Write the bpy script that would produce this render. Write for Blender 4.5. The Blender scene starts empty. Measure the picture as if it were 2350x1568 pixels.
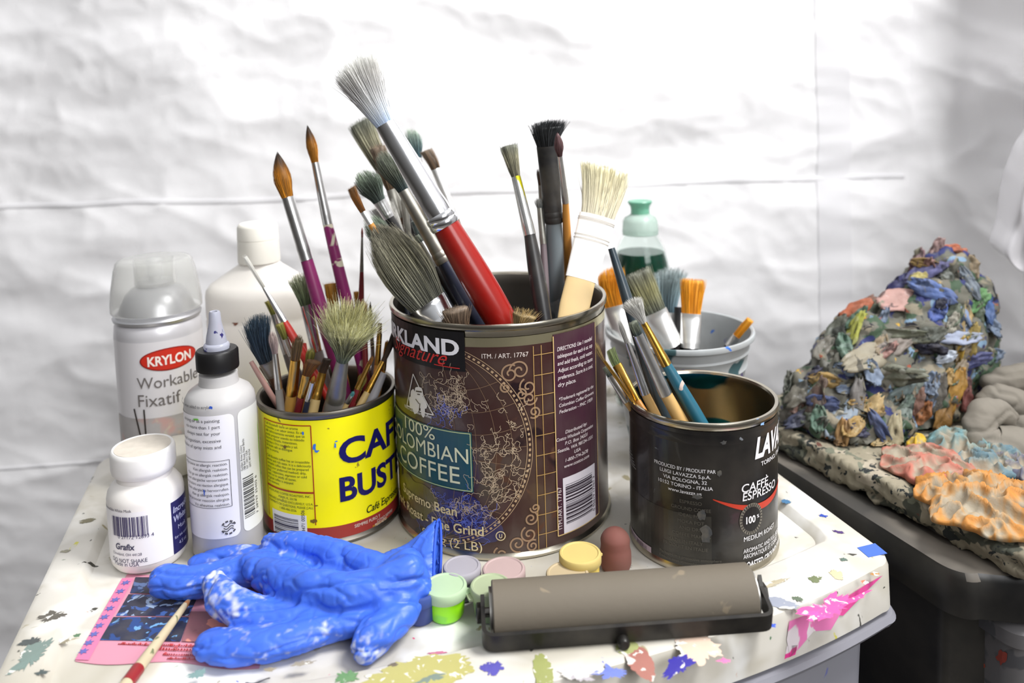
import bpy, bmesh, math, random
from mathutils import Vector, Matrix, noise
from mathutils.bvhtree import BVHTree
random.seed(7)
C = bpy.context.scene.collection
sc = bpy.context.scene
R = math.radians

# ---------------------------------------------------------------- camera
T = 0.70                                   # height of the white cart's tray above the floor
F, CX, CY = 1858.0, 1175.0, 380.0          # focal length and principal point in pixels of the 2350x1568 frame
PITCH, ROLL, CH = R(5), R(1.7), 0.298
_f = Vector((0, math.cos(PITCH), -math.sin(PITCH)))
_r0 = Vector((1, 0, 0)); _u0 = Vector((0, math.sin(PITCH), math.cos(PITCH)))
_r = _r0 * math.cos(ROLL) - _u0 * math.sin(ROLL)
_u = _r0 * math.sin(ROLL) + _u0 * math.cos(ROLL)
EYE = Vector((0, 0, T + CH))
cd = bpy.data.cameras.new('camera'); cam = bpy.data.objects.new('camera', cd); C.objects.link(cam)
M3 = Matrix((_r, _u, -_f)).transposed()
cam.matrix_world = Matrix.Translation(EYE) @ M3.to_4x4()
cd.sensor_width = 36; cd.lens = F / 2350 * 36
cd.shift_x = 0; cd.shift_y = (CY - 784) / 2350
cd.clip_start = 0.01; cd.clip_end = 30
cd.dof.use_dof = True; cd.dof.focus_distance = 0.51; cd.dof.aperture_fstop = 5.6
sc.camera = cam

# ---------------------------------------------------------------- light
sc.view_settings.view_transform = 'Standard'; sc.view_settings.look = 'None'
sc.view_settings.gamma = 1; sc.view_settings.use_curve_mapping = False
sc.view_settings.exposure = -0.24
w = bpy.data.worlds.new('daylight'); sc.world = w; w.use_nodes = True
nt = w.node_tree; bg = nt.nodes['Background']
tc = nt.nodes.new('ShaderNodeTexCoord'); sp = nt.nodes.new('ShaderNodeSeparateXYZ')
nt.links.new(tc.outputs['Generated'], sp.inputs[0])
def madd(src, m, a):
    q = nt.nodes.new('ShaderNodeMath'); q.operation = 'MULTIPLY_ADD'; nt.links.new(src, q.inputs[0]); q.inputs[1].default_value = m
    if isinstance(a, float): q.inputs[2].default_value = a
    else: nt.links.new(a, q.inputs[2])
    return q.outputs[0]
# bright overhead and towards the tarp, dim towards the floor and the room behind the camera
h_ = madd(sp.outputs['Z'], 0.62, 0.40); h_ = madd(sp.outputs['Y'], 0.16, h_); h_ = madd(sp.outputs['X'], 0.08, h_)
rp = nt.nodes.new('ShaderNodeValToRGB'); nt.links.new(h_, rp.inputs[0])
cr = rp.color_ramp; cr.elements[0].position = 0.12; cr.elements[0].color = (0.05, 0.045, 0.04, 1)
cr.elements[1].position = 0.95; cr.elements[1].color = (0.98, 0.99, 1.0, 1)
e_ = cr.elements.new(0.42); e_.color = (0.27, 0.265, 0.26, 1); e_ = cr.elements.new(0.60); e_.color = (0.66, 0.67, 0.68, 1)
nt.links.new(rp.outputs[0], bg.inputs[0]); bg.inputs[1].default_value = 0.80

def area(name, loc, target, size, energy, col=(1, 1, 1), sy=None):
    l = bpy.data.lights.new(name, 'AREA'); l.energy = energy; l.color = col; l.size = size
    if sy: l.shape = 'RECTANGLE'; l.size_y = sy
    o = bpy.data.objects.new(name, l); C.objects.link(o); o.location = loc
    o.rotation_euler = (Vector(target) - Vector(loc)).to_track_quat('-Z', 'Y').to_euler()
    return o
area('skylight', (0.76, 0.34, T + 1.28), (0.22, 0.88, T + 0.34), 0.50, 41, (1, 0.995, 0.98))
area('window_light', (0.75, -0.75, T + 0.95), (0, 0.5, T + 0.1), 0.8, 20, (0.98, 0.985, 1))

# ---------------------------------------------------------------- pixel -> place
def ray(px, py):
    return _r * ((px - CX) / F) - _u * ((py - CY) / F) + _f
def atz(px, py, z=0.0):
    d = ray(px, py); return EYE + d * ((z - CH) / d.z)
def aty(px, py, Y):
    d = ray(px, py); return EYE + d * (Y / d.y)
def pxm(w, Y): return w * Y / F            # a width in pixels at distance Y, in metres

# ---------------------------------------------------------------- materials
def lin(c):
    o = []
    for v in c[:3]:
        v /= 255.0
        o.append(v / 12.92 if v <= 0.04045 else ((v + 0.055) / 1.055) ** 2.4)
    return (o[0], o[1], o[2], 1)
_mats = {}
def mat(name, col=(200, 200, 200), rough=0.5, metal=0.0, spots=(), nscale=0, namt=0.25, bump=0, bscale=200, trans=0, ior=1.45, attr=False, coat=0, sss=0, alpha=1, stretch=None):
    """one principled material; spots = [(colour, scale, threshold, seed)] are paint stains and other patches with their own shape"""
    if name in _mats: return _mats[name]
    m = bpy.data.materials.new(name); m.use_nodes = True; _mats[name] = m
    n = m.node_tree.nodes; l = m.node_tree.links; b = n['Principled BSDF']
    b.inputs['Base Color'].default_value = lin(col)
    b.inputs['Roughness'].default_value = rough; b.inputs['Metallic'].default_value = metal
    b.inputs['Transmission Weight'].default_value = trans; b.inputs['IOR'].default_value = ior
    b.inputs['Coat Weight'].default_value = coat; b.inputs['Alpha'].default_value = alpha
    if sss:
        b.inputs['Subsurface Weight'].default_value = sss; b.inputs['Subsurface Radius'].default_value = (0.01, 0.01, 0.01); b.inputs['Subsurface Scale'].default_value = 0.3
    t = n.new('ShaderNodeTexCoord'); src = t.outputs['Object']
    if stretch:
        mp = n.new('ShaderNodeMapping'); mp.inputs['Scale'].default_value = stretch; l.new(src, mp.inputs[0]); src = mp.outputs[0]
    cur = None
    if attr:
        a = n.new('ShaderNodeAttribute'); a.attribute_name = 'Col'; cur = a.outputs['Color']
    def mix(a, colb, fac, blend='MIX'):
        x = n.new('ShaderNodeMix'); x.data_type = 'RGBA'; x.blend_type = blend
        l.new(fac, x.inputs[0])
        if a is None: x.inputs[6].default_value = lin(col)
        else: l.new(a, x.inputs[6])
        x.inputs[7].default_value = colb
        return x.outputs[2]
    if nscale:
        z = n.new('ShaderNodeTexNoise'); z.inputs['Scale'].default_value = nscale; z.inputs['Detail'].default_value = 5
        l.new(src, z.inputs[0])
        q = n.new('ShaderNodeMapRange'); q.inputs[1].default_value = 0.35; q.inputs[2].default_value = 0.7
        q.inputs[4].default_value = namt; l.new(z.outputs[0], q.inputs[0])
        cur = mix(cur, (0.16, 0.14, 0.11, 1), q.outputs[0])
    for (sc_, scale, thr, seed, *soft) in spots:
        mp = n.new('ShaderNodeMapping'); mp.inputs['Location'].default_value = (seed, seed * 1.7, seed * 0.6); l.new(src, mp.inputs[0])
        z = n.new('ShaderNodeTexNoise'); z.inputs['Scale'].default_value = scale; z.inputs['Detail'].default_value = 3; z.inputs['Distortion'].default_value = 0.6
        l.new(mp.outputs[0], z.inputs[0])
        q = n.new('ShaderNodeMapRange'); q.inputs[1].default_value = thr; q.inputs[2].default_value = thr + (soft[0] if soft else 0.025)
        l.new(z.outputs[0], q.inputs[0])
        cur = mix(cur, lin(sc_), q.outputs[0])
    if cur is not None: l.new(cur, b.inputs['Base Color'])
    if bump:
        z = n.new('ShaderNodeTexNoise'); z.inputs['Scale'].default_value = bscale; z.inputs['Detail'].default_value = 4; l.new(src, z.inputs[0])
        u = n.new('ShaderNodeBump'); u.inputs['Strength'].default_value = bump; u.inputs['Distance'].default_value = 0.002
        l.new(z.outputs[0], u.inputs['Height']); l.new(u.outputs[0], b.inputs['Normal'])
    return m

# ---------------------------------------------------------------- objects
def wloc(o):
    v = Vector((0, 0, 0))
    while o is not None: v += o.location; o = o.parent
    return v
def thing(name, label, cat, loc, group=None):
    o = bpy.data.objects.new(name, None); C.objects.link(o); o.location = loc; o.empty_display_size = 0.01
    o['label'] = label; o['category'] = cat
    if group: o['group'] = group
    return o
def tag(o, label, cat, group=None):
    o['label'] = label; o['category'] = cat
    if group: o['group'] = group
    return o
def mk(name, geo, m, parent=None, smooth=True, origin=None, label=None, sharp=40, kind=None):
    """geo = (verts in world space, faces[, colours]) -> one linked mesh object"""
    vs, fs = geo[0], geo[1]
    o0 = wloc(parent) if parent else (Vector(origin) if origin is not None else Vector((0, 0, 0)))
    me = bpy.data.meshes.new(name); me.from_pydata([tuple(Vector(v) - o0) for v in vs], [], fs)
    if len(geo) > 2 and geo[2]:
        at = me.color_attributes.new('Col', 'FLOAT_COLOR', 'POINT')
        at.data.foreach_set('color', [x for c in geo[2] for x in c])
    if isinstance(m, (list, tuple)):
        for k in m: me.materials.append(k)
    else: me.materials.append(m)
    me.update()
    o = bpy.data.objects.new(name, me); C.objects.link(o)
    if parent: o.parent = parent
    else: o.location = o0
    if smooth:
        me.polygons.foreach_set('use_smooth', [True] * len(me.polygons))
        if sharp: me.set_sharp_from_angle(angle=R(sharp))
    if label: o['label'] = label
    if kind: o['kind'] = kind
    return o
def join(*gs):
    vs, fs, cs = [], [], []
    for g in gs:
        k = len(vs); vs += list(g[0]); fs += [tuple(i + k for i in f) for f in g[1]]
        if len(g) > 2 and g[2]: cs += list(g[2])
    return (vs, fs, cs if len(cs) == len(vs) else None)
def lathe(prof, c, seg=64, cap=True):
    c = Vector(c); vs, fs = [], []
    for r, z in prof:
        for k in range(seg):
            a = 2 * math.pi * k / seg; vs.append(c + Vector((r * math.cos(a), r * math.sin(a), z)))
    for i in range(len(prof) - 1):
        for k in range(seg):
            k2 = (k + 1) % seg; fs.append((i * seg + k, i * seg + k2, (i + 1) * seg + k2, (i + 1) * seg + k))
    if cap:
        if prof[0][0] > 1e-6: fs.append(tuple(range(seg - 1, -1, -1)))
        if prof[-1][0] > 1e-6: fs.append(tuple((len(prof) - 1) * seg + k for k in range(seg)))
    return vs, fs
def tube(rings, seg=16, caps=True):
    """rings = [(centre, half side vector, half thickness vector)]"""
    vs, fs = [], []
    for c, s, t in rings:
        for k in range(seg):
            a = 2 * math.pi * k / seg; vs.append(c + s * math.cos(a) + t * math.sin(a))
    n = len(rings)
    for i in range(n - 1):
        for k in range(seg):
            k2 = (k + 1) % seg; fs.append((i * seg + k, i * seg + k2, (i + 1) * seg + k2, (i + 1) * seg + k))
    if caps:
        fs.append(tuple(range(seg - 1, -1, -1))); fs.append(tuple((n - 1) * seg + k for k in range(seg)))
    return vs, fs
def frame_of(a, hint=Vector((0, 0, 1))):
    a = a.normalized(); s = a.cross(hint)
    if s.length < 1e-4: s = a.cross(Vector((1, 0, 0)))
    s.normalize(); return a, s, a.cross(s).normalized()
def pipe(pts, r, seg=10, caps=True):
    rings = []
    for i, p in enumerate(pts):
        d = pts[min(i + 1, len(pts) - 1)] - pts[max(i - 1, 0)]
        _, s, t = frame_of(d, Vector((0.13, 0.9, 0.2)))
        rr = r[i] if isinstance(r, (list, tuple)) else r
        rings.append((p, s * rr, t * rr))
    return tube(rings, seg, caps)
def box(c, hx, hy, hz, rot=0.0, bev=0.0):
    bm = bmesh.new(); bmesh.ops.create_cube(bm, size=1)
    bmesh.ops.scale(bm, vec=(2 * hx, 2 * hy, 2 * hz), verts=bm.verts)
    if bev: bmesh.ops.bevel(bm, geom=bm.edges[:], offset=bev, segments=3, affect='EDGES', profile=0.5)
    m = Matrix.Translation(Vector(c)) @ Matrix.Rotation(rot, 4, 'Z')
    vs = [m @ v.co for v in bm.verts]; bm.verts.index_update(); fs = [tuple(v.index for v in f.verts) for f in bm.faces]; bm.free()
    return vs, fs
def solid_of(o, mods, attr_fn=None):
    """apply modifiers through the depsgraph and keep the result as the object's own mesh"""
    for fn in mods: fn(o)
    dg = bpy.context.evaluated_depsgraph_get(); me = bpy.data.meshes.new_from_object(o.evaluated_get(dg))
    o.modifiers.clear(); old = o.data; o.data = me; bpy.data.meshes.remove(old)
    me.polygons.foreach_set('use_smooth', [True] * len(me.polygons)); return o
def voxel(size, smooth=3):
    def fn(o):
        m = o.modifiers.new('r', 'REMESH'); m.mode = 'VOXEL'; m.voxel_size = size
        if smooth: s = o.modifiers.new('s', 'SMOOTH'); s.iterations = smooth; s.factor = 0.5
    return fn

# ---------------------------------------------------------------- lettering
_tc = {}
def text2d(s, bold=0.0, shear=0.0):
    """triangles of a line of text with capital height 1 and its left foot at (0, 0)"""
    key = (s, bold, shear)
    if key in _tc: return _tc[key]
    def flat(q):
        cu = bpy.data.curves.new('t', 'FONT'); cu.body = q; cu.size = 1; cu.offset = bold; cu.shear = shear; cu.resolution_u = 4
        o = bpy.data.objects.new('t', cu); C.objects.link(o)
        me = bpy.data.meshes.new_from_object(o.evaluated_get(bpy.context.evaluated_depsgraph_get()))
        vs = [(v.co.x, v.co.y) for v in me.vertices]; fs = [tuple(p.vertices) for p in me.polygons]
        bpy.data.objects.remove(o); bpy.data.curves.remove(cu); bpy.data.meshes.remove(me); return vs, fs
    if 'H' not in _tc:
        v, f = flat('H') if not (bold or shear) else ([(0, 0.729)], [])
        _tc['H'] = max(p[1] for p in v) if f else 0.729
    h = _tc['H']; vs, fs = flat(s)
    if vs:
        x0 = min(p[0] for p in vs); vs = [((x - x0) / h, y / h) for x, y in vs]
    _tc[key] = (vs, fs); return vs, fs
def text_w(s, bold=0.0, shear=0.0):
    v = text2d(s, bold, shear)[0]; return max(p[0] for p in v) if v else 0
def cut(vs, fs, step):
    """cut a flat mesh at every step in x so it can bend round a can"""
    bm = bmesh.new(); bv = [bm.verts.new((x, y, 0)) for x, y in vs]
    for f in fs:
        try: bm.faces.new([bv[i] for i in f])
        except ValueError: pass
    if bm.verts:
        x0 = min(v.co.x for v in bm.verts); x1 = max(v.co.x for v in bm.verts); x = x0 + step
        while x < x1:
            bmesh.ops.bisect_plane(bm, geom=bm.verts[:] + bm.edges[:] + bm.faces[:], plane_co=(x, 0, 0), plane_no=(1, 0, 0)); x += step
        bmesh.ops.triangulate(bm, faces=bm.faces[:])
    bm.verts.index_update(); o = [(v.co.x, v.co.y) for v in bm.verts], [tuple(v.index for v in f.verts) for f in bm.faces]; bm.free(); return o
class Cyl:
    """a round wall: label coordinates (s along the curve from the side facing -Y, z up)"""
    def __init__(s, c, r, r_top=None, z1=None): s.c = Vector(c); s.r = r; s.r2 = r_top or r; s.z1 = z1 or 1
    def rad(s, z): return s.r + (s.r2 - s.r) * max(0, min(1, (z - s.c.z) / s.z1))
    def hit(s, px, py):
        d = ray(px, py); e = EYE - s.c
        a = d.x * d.x + d.y * d.y; b = 2 * (e.x * d.x + e.y * d.y); c = e.x * e.x + e.y * e.y - s.r * s.r
        D = max(0, b * b - 4 * a * c); t = (-b - math.sqrt(D)) / (2 * a); p = e + d * t
        return math.atan2(p.x, -p.y) * s.r, p.z + s.c.z
    def at(s, q, z, e=0.0):
        z = max(z, s.c.z + 0.0047); th = q / s.r; r = s.rad(z) + e
        return Vector((s.c.x + r * math.sin(th), s.c.y - r * math.cos(th), z))
    def flat(s, g, e):
        vs, fs = cut(g[0], g[1], s.r * 0.07); return [s.at(x, z, e) for x, z in vs], fs
    def rect(s, a, b, e, rnd=0):
        (x0, z0), (x1, z1) = a, b
        if rnd:
            pts = []
            for cx, cz, a0 in ((x1 - rnd, z1 - rnd, 0), (x0 + rnd, z1 - rnd, 90), (x0 + rnd, z0 + rnd, 180), (x1 - rnd, z0 + rnd, 270)):
                for k in range(7): pts.append((cx + rnd * math.cos(R(a0 + 15 * k)), cz + rnd * math.sin(R(a0 + 15 * k))))
        else: pts = [(x0, z0), (x1, z0), (x1, z1), (x0, z1)]
        return s.flat((pts, [tuple(range(len(pts)))]), e)
    def line(s, pts, wd, e):
        vs, fs = ribbon(pts, wd); return [s.at(x, z, e) for x, z in vs], fs
    def text(s, t, q, z, h, e, sx=1.0, bold=0, shear=0, rot=0, align='l'):
        vs, fs = text2d(t, bold, shear)
        wd = text_w(t, bold, shear) * h * sx if vs else 0
        off = 0 if align == 'l' else (-wd / 2 if align == 'c' else -wd)
        cr, sr = math.cos(R(rot)), math.sin(R(rot)); g = []
        for x, y in vs:
            x = x * h * sx + off; y = y * h; g.append((q + x * cr - y * sr, z + x * sr + y * cr))
        return s.flat((g, fs), e)
    def tpx(s, t, bl, tl, br=None, e=0.0006, bold=0, shear=0, rot=0):
        """text whose left foot stands at pixel bl, its cap top at tl and (optionally) its right foot at br"""
        q, z = s.hit(*bl); q1, z1 = s.hit(*tl); h = math.hypot(z1 - z, q1 - q) if rot else z1 - z; sx = 1.0
        if br:
            q2, z2 = s.hit(*br); wd = text_w(t, bold, shear) * h; sx = (abs(z2 - z) if rot else q2 - q) / wd
        return s.text(t, q, z, h, e, sx, bold, shear, rot)
def ribbon(pts, wd):
    vs, fs = [], []
    for i, p in enumerate(pts):
        a = pts[max(0, i - 1)]; b = pts[min(len(pts) - 1, i + 1)]
        dx, dy = b[0] - a[0], b[1] - a[1]; L = math.hypot(dx, dy) or 1; nx, ny = -dy / L * wd / 2, dx / L * wd / 2
        vs += [(p[0] + nx, p[1] + ny), (p[0] - nx, p[1] - ny)]
    for i in range(len(pts) - 1): fs.append((2 * i, 2 * i + 1, 2 * i + 3, 2 * i + 2))
    return vs, fs
def segs(a, b, n): return [(a[0] + (b[0] - a[0]) * k / n, a[1] + (b[1] - a[1]) * k / n) for k in range(n + 1)]
def barcode(cy, a, b, e, horiz=False, seed=1, n=30):
    """bars filling the label rectangle a-b"""
    rnd = random.Random(seed); gs = []; x = a[0] if not horiz else a[1]; end = b[0] if not horiz else b[1]; u = (end - x) / (n * 3.1)
    while x < end:
        wd = u * rnd.choice((1, 1, 2, 3)); gp = u * rnd.choice((1, 1, 2, 2.5)); x2 = min(x + wd, end)
        gs.append(cy.rect((a[0], x), (b[0], x2), e) if horiz else cy.rect((x, a[1]), (x2, b[1]), e)); x = x2 + gp
    return join(*gs)

# ================================================================ the setting
def fbm(p, o=4): return noise.fractal(p, 0.9, 2.1, o)
def tarp_z(x, z):
    """depth ripple of the hung sheet"""
    p = Vector((x * 2.2, 0, z * 3.1))
    v = 0.014 * fbm(p * 1.1 + Vector((3, 1, 0)), 2)
    q = Vector((x * 6 + 0.8 * z, 2.0, z * 13 - 2.5 * x)); v += 0.0042 * fbm(q, 2)
    q = Vector((x * 13 - z * 7, 5.0, z * 17 + x * 5)); r = 1 - abs(fbm(q * 0.5, 2)); v += 0.0030 * r ** 3
    q = Vector((x * 24 - z * 12, 21.0, z * 34 + x * 16)); r = 1 - 2 * abs(noise.noise(q)); v += 0.0010 * r * abs(r) * (0.6 + fbm(Vector((x * 3, 4, z * 3)), 2))
    q = Vector((x * 50, 31.0, z * 70)); v += 0.00035 * fbm(q, 2)
    q = Vector((x * 8 + z * 9, 15.0, z * 22 + x * 3)); r = 1 - abs(fbm(q * 0.6, 2)); v += 0.0016 * r ** 4
    return v
tarp_m = mat('tarp_weave', (240, 239, 241), 0.75, 0, nscale=7, namt=0.03, bump=0.25, bscale=900)
def sheet(name, path, z0, z1, nx, nz, label=None):
    """vertical hung sheet following a plan path [(x, y)]"""
    L = [0]
    for i in range(1, len(path)): L.append(L[-1] + math.hypot(path[i][0] - path[i-1][0], path[i][1] - path[i-1][1]))
    vs, fs = [], []
    for i in range(nx + 1):
        q = L[-1] * i / nx; k = 0
        while k < len(L) - 2 and L[k + 1] < q: k += 1
        f = (q - L[k]) / (L[k + 1] - L[k]); a, b = path[k], path[k + 1]
        x = a[0] + (b[0] - a[0]) * f; y = a[1] + (b[1] - a[1]) * f
        n = Vector((b[1] - a[1], -(b[0] - a[0]), 0)).normalized()
        for j in range(nz + 1):
            z = z0 + (z1 - z0) * j / nz; d = tarp_z(q + path[0][0], z); vs.append((x + n.x * d, y + n.y * d, z))
    for i in range(nx):
        for j in range(nz):
            a = i * (nz + 1) + j; fs.append((a, a + nz + 1, a + nz + 2, a + 1))
    return mk(name, (vs, fs), tarp_m, sharp=0, kind='structure')
TY = 0.90
wb = sheet('wall_back', [(-1.15, TY), (0.443, TY)], 0.0, T + 0.95, 420, 400)
arc = [(0.443, TY)]
for k in range(1, 9):
    a = R(8.75 * k); arc.append((0.443 + 0.05 * math.sin(a), TY - 0.05 * (1 - math.cos(a))))
arc += [(arc[-1][0] + 0.204, arc[-1][1] - 0.564)]
wr = sheet('wall_right', arc, 0.0, T + 0.87, 170, 330)
# stitched hems of the tarp: a level one and two upright ones
seam_m = mat('tarp_hem', (232, 231, 234), 0.8, nscale=9, namt=0.04)
def hem(name, a, b, wd):
    n = 90; vs, fs = [], []
    for i in range(n + 1):
        p = a.lerp(b, i / n); p = p + Vector((0.004 * noise.noise(Vector((p.z * 9, 7.7, p.x))), 0, 0.004 * noise.noise(Vector((p.x * 9, 3.3, p.z))))); d = (b - a).normalized(); s = Vector((-d.z, 0, d.x)) * wd / 2
        for e, off in ((s, 0.0), (s * 0.6, -0.0008), (s * -0.6, -0.0008), (s * -1, 0.0)):
            x, z = p.x + e.x, p.z + e.z; vs.append((x, TY - tarp_z(x, z) - 0.0006 + off*0.5, z))
    for i in range(n):
        for k in range(3): fs.append((4 * i + k, 4 * i + 4 + k, 4 * i + 5 + k, 4 * i + k + 1))
    return mk(name, (vs, fs), seam_m, parent=wb, sharp=0)
hem('hem', aty(-60, 478, TY), aty(2075, 404, TY), 0.006)
hem('hem', aty(1905, -60, TY), aty(1925, 900, TY), 0.036)
hem('hem', aty(-60, 1082, TY), aty(420, 1040, TY), 0.004)
floor = mk('floor', ([(-3, -2, 0), (3, -2, 0), (3, 2, 0), (-3, 2, 0)], [(0, 1, 2, 3)]), mat('concrete', (120, 116, 112), 0.9, nscale=3, namt=0.4), smooth=False, kind='structure')

# ================================================================ the white drawer cart
RH = 0.0065
cw = Vector((math.cos(R(16.3)), math.sin(R(16.3)), 0)); cdv = Vector((-cw.y, cw.x, 0)); CO = Vector((0.234, 0.482, T))
def cart(u, v, z=0.0): return CO + cw * u + cdv * v + Vector((0, 0, z))
def outline(u0, u1, vc, ve, vb, rad, n=48):
    """plan outline with a bowed front: vc at the middle, ve at the ends, vb the back"""
    uc, a = (u0 + u1) / 2, (u1 - u0) / 2; p = []
    ul, ur = u0 + rad * 0.7, u1 - rad * 0.7
    for k in range(n + 1):
        u = ul + (ur - ul) * k / n; s = abs(u - uc) / a; p.append((u, vc + (ve - vc) * s ** 2.6))
    va = p[-1][1]
    for k in range(1, 8): t = R(90 * k / 8); p.append((ur + rad * 0.7 * math.sin(t), va + rad * (1 - math.cos(t))))
    for k in range(13): p.append((u1, va + rad + (vb - va - 2 * rad) * k / 12))
    for k in range(1, 8): t = R(90 * k / 8); p.append((u1 - rad + rad * math.cos(t), vb - rad + rad * math.sin(t)))
    for k in range(25): p.append((u1 - rad + (u0 - u1 + 2 * rad) * k / 24, vb))
    for k in range(1, 8): t = R(90 * k / 8); p.append((u0 + rad - rad * math.sin(t), vb - rad + rad * math.cos(t)))
    for k in range(13): p.append((u0, vb - rad - (vb - va - 2 * rad) * k / 12))
    for k in range(1, 8): t = R(90 * k / 8); p.append((u0 + rad * 0.7 * (1 - math.cos(t)), va + rad * (1 - math.sin(t))))
    return p
def loft(fn, levels, cap_top=True, cap_bot=False):
    vs, fs = [], []; n = len(levels[0][0])
    for pts, z in levels: vs += [fn(u, v, z) for u, v in pts]
    for i in range(len(levels) - 1):
        for k in range(n):
            k2 = (k + 1) % n; fs.append((i * n + k, i * n + k2, (i + 1) * n + k2, (i + 1) * n + k))
    if cap_top: fs.append(tuple((len(levels) - 1) * n + k for k in range(n)))
    if cap_bot: fs.append(tuple(range(n - 1, -1, -1)))
    return vs, fs
EP = 0.0002
U0, U1, VB = -0.514, -0.005, 0.336
def oo(i, f=0.0): return outline(U0 + i, U1 - i, -0.036 + i + f, -0.004 + i + f, VB - i, max(0.022 - i, 0.006))
tray_o = lambda i: outline(-0.491 + i, -0.028 - i, 0.001 + i, 0.028 + i, 0.323 - i, 0.014)
speck = [((172, 166, 150), 9, 0.44, 2.2, 0.30), ((188, 182, 168), 26, 0.50, 6.6, 0.22), ((236, 235, 232), 14, 0.52, 17.0, 0.16), ((70, 68, 62), 70, 0.70, 3.1), ((160, 150, 120), 45, 0.69, 8.2), ((205, 60, 110), 80, 0.745, 5.5), ((60, 80, 180), 85, 0.745, 1.3), ((88, 120, 90), 70, 0.74, 12.4), ((190, 110, 70), 70, 0.745, 21.0), ((205, 200, 90), 70, 0.75, 31.0)]
white_pl = mat('painty_white_plastic', (218, 214, 206), 0.42, nscale=11, namt=0.22, spots=speck, bump=0.08, bscale=60)
cart_t = thing('drawer_cart', 'white plastic drawer cart, its paint-stained top holding the cans and bottles', 'drawer cart', cart(-0.26, 0.16, -T))
lv = [(oo(0.004), -0.023), (oo(-0.001), -0.023), (oo(0.0), RH - 0.005), (oo(0.0012), RH - 0.0015), (oo(0.004), RH), (tray_o(-0.001), RH), (tray_o(0.0005), RH - 0.0008), (tray_o(0.0045), 0.0003), (tray_o(0.006), 0.0)]
mk('cart_top', loft(cart, lv), white_pl, cart_t, sharp=35, label='white cart top with a shallow tray and paint splashes')
clear_dr = mat('cloudy_drawer_plastic', (168, 168, 178), 0.35, trans=0.35, sss=0.0, nscale=12, namt=0.12, spots=[((120, 125, 190), 40, 0.70, 3.0), ((190, 150, 140), 30, 0.71, 9.0)])
frame_w = mat('white_cart_frame', (215, 214, 212), 0.5, nscale=20, namt=0.1)
zt = -0.0235
for k in range(3):
    z1 = zt - 0.205 * k; z0 = z1 - 0.190
    o = lambda i, ff=0: outline(U0 + 0.008 + i, U1 - 0.008 - i, -0.030 + i + ff, 0.002 + i + ff, VB - 0.01 - i, 0.02)
    lv = [(o(0.008), z0), (o(0.004), z1 - 0.012), (o(0.0045), z1 - 0.010), (o(-0.0085), z1 - 0.009), (o(-0.010), z1 - 0.006), (o(-0.0085), z1 - 0.003), (o(0.002), z1 - 0.002), (o(0.005), z1 - 0.002), (o(0.0065), z1 - 0.012), (o(0.010), z0 + 0.003)]
    mk('drawer', loft(cart, lv, True, True), clear_dr, cart_t, sharp=50, label='cloudy translucent drawer with a rolled lip' if k == 0 else None)
for k in (1, 2):
    z = zt - 0.205 * k + 0.0075
    mk('divider', loft(cart, [(oo(0.006), z - 0.0055), (oo(0.004), z + 0.0055)], True, True), frame_w, cart_t)
mk('base', loft(cart, [(oo(0.006), -T), (oo(0.004), zt - 0.205 * 3 + 0.01)], True, True), frame_w, cart_t)

# paint dried on the cart top: stains with outlines of their own
def splat(px, py, w_, h_, ang, col, label=None, z=0.0, jag=0.25, seed=0, n=64, parent=None, lobes=5, fn=None):
    """an irregular film of dried paint centred at the place seen at (px, py); sizes in mm"""
    rnd = random.Random(seed + px * 7 + py); c = fn(px, py) if fn else atz(px, py, z); c.z += 0.00025 + 0.00002 * rnd.random()
    sd = rnd.uniform(0, 90); vs, fs = [c + Vector((0, 0, 0.0002))], []
    ca, sa = math.cos(R(ang)), math.sin(R(ang))
    for k in range(n):
        a = 2 * math.pi * k / n
        q = 1 + jag * (1.5 * noise.noise(Vector((1.3 * math.cos(a), 1.3 * math.sin(a), sd))) + 0.9 * noise.noise(Vector((4 * math.cos(a), 4 * math.sin(a), sd))) + 0.5 * rnd.uniform(-1, 1))
        x, y = w_ / 2000 * q * math.cos(a), h_ / 2000 * q * math.sin(a)
        vs.append(c + Vector((x * ca - y * sa, x * sa + y * ca, 0)))
    for k in range(n): fs.append((0, 1 + k, 1 + (k + 1) % n))
    m = mat('paint_%d_%d_%d' % tuple(col), col, 0.55, nscale=60, namt=0.10, spots=[((222, 219, 212), 55, 0.60, 2.0), ((222, 219, 212), 160, 0.62, 7.0)])
    return mk('paint_stain', (vs, fs), m, parent or cart_t, smooth=False, label=label)
S = splat
S(1900, 1395, 34, 15, 30, (232, 84, 158), 'hot pink paint smear on the front right edge', RH, 0.5)
S(1870, 1412, 12, 8, 10, (240, 90, 170), None, RH, 0.6)
S(1955, 1378, 26, 4, 28, (240, 70, 150), None, RH, 0.4)
S(1560, 1530, 22, 9, 40, (52, 44, 150), 'dark blue paint smear at the front edge', RH, 0.35)
S(1470, 1520, 13, 26, 10, (165, 110, 100), 'dull red-brown strip of dried paint', RH, 0.12)
S(1440, 1487, 12, 14, 35, (160, 165, 110), 'olive strip of dried paint', RH, 0.15)
S(1247, 1540, 10, 24, 5, (150, 155, 95), 'olive green leaf-shaped paint patch', RH, 0.15)
S(1130, 1534, 11, 10, 20, (85, 80, 165), 'violet-blue paint blot', RH, 0.3)
S(960, 1548, 60, 22, 14, (178, 172, 106), 'broad pale yellow paint patch at the front edge', RH, 0.25)
S(990, 1556, 30, 10, 20, (120, 135, 125), None, RH, 0.35)
S(1600, 1485, 22, 20, 20, (222, 196, 176), 'pale peach paint patch', RH, 0.3)
S(1785, 1384, 24, 9, -22, (150, 155, 170), 'grey-blue brush stroke', RH, 0.2)
S(1920, 1320, 7, 9, 10, (205, 192, 155), None, RH, 0.3)
S(1870, 1330, 7, 6, 10, (110, 120, 85), None, RH, 0.4)
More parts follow.
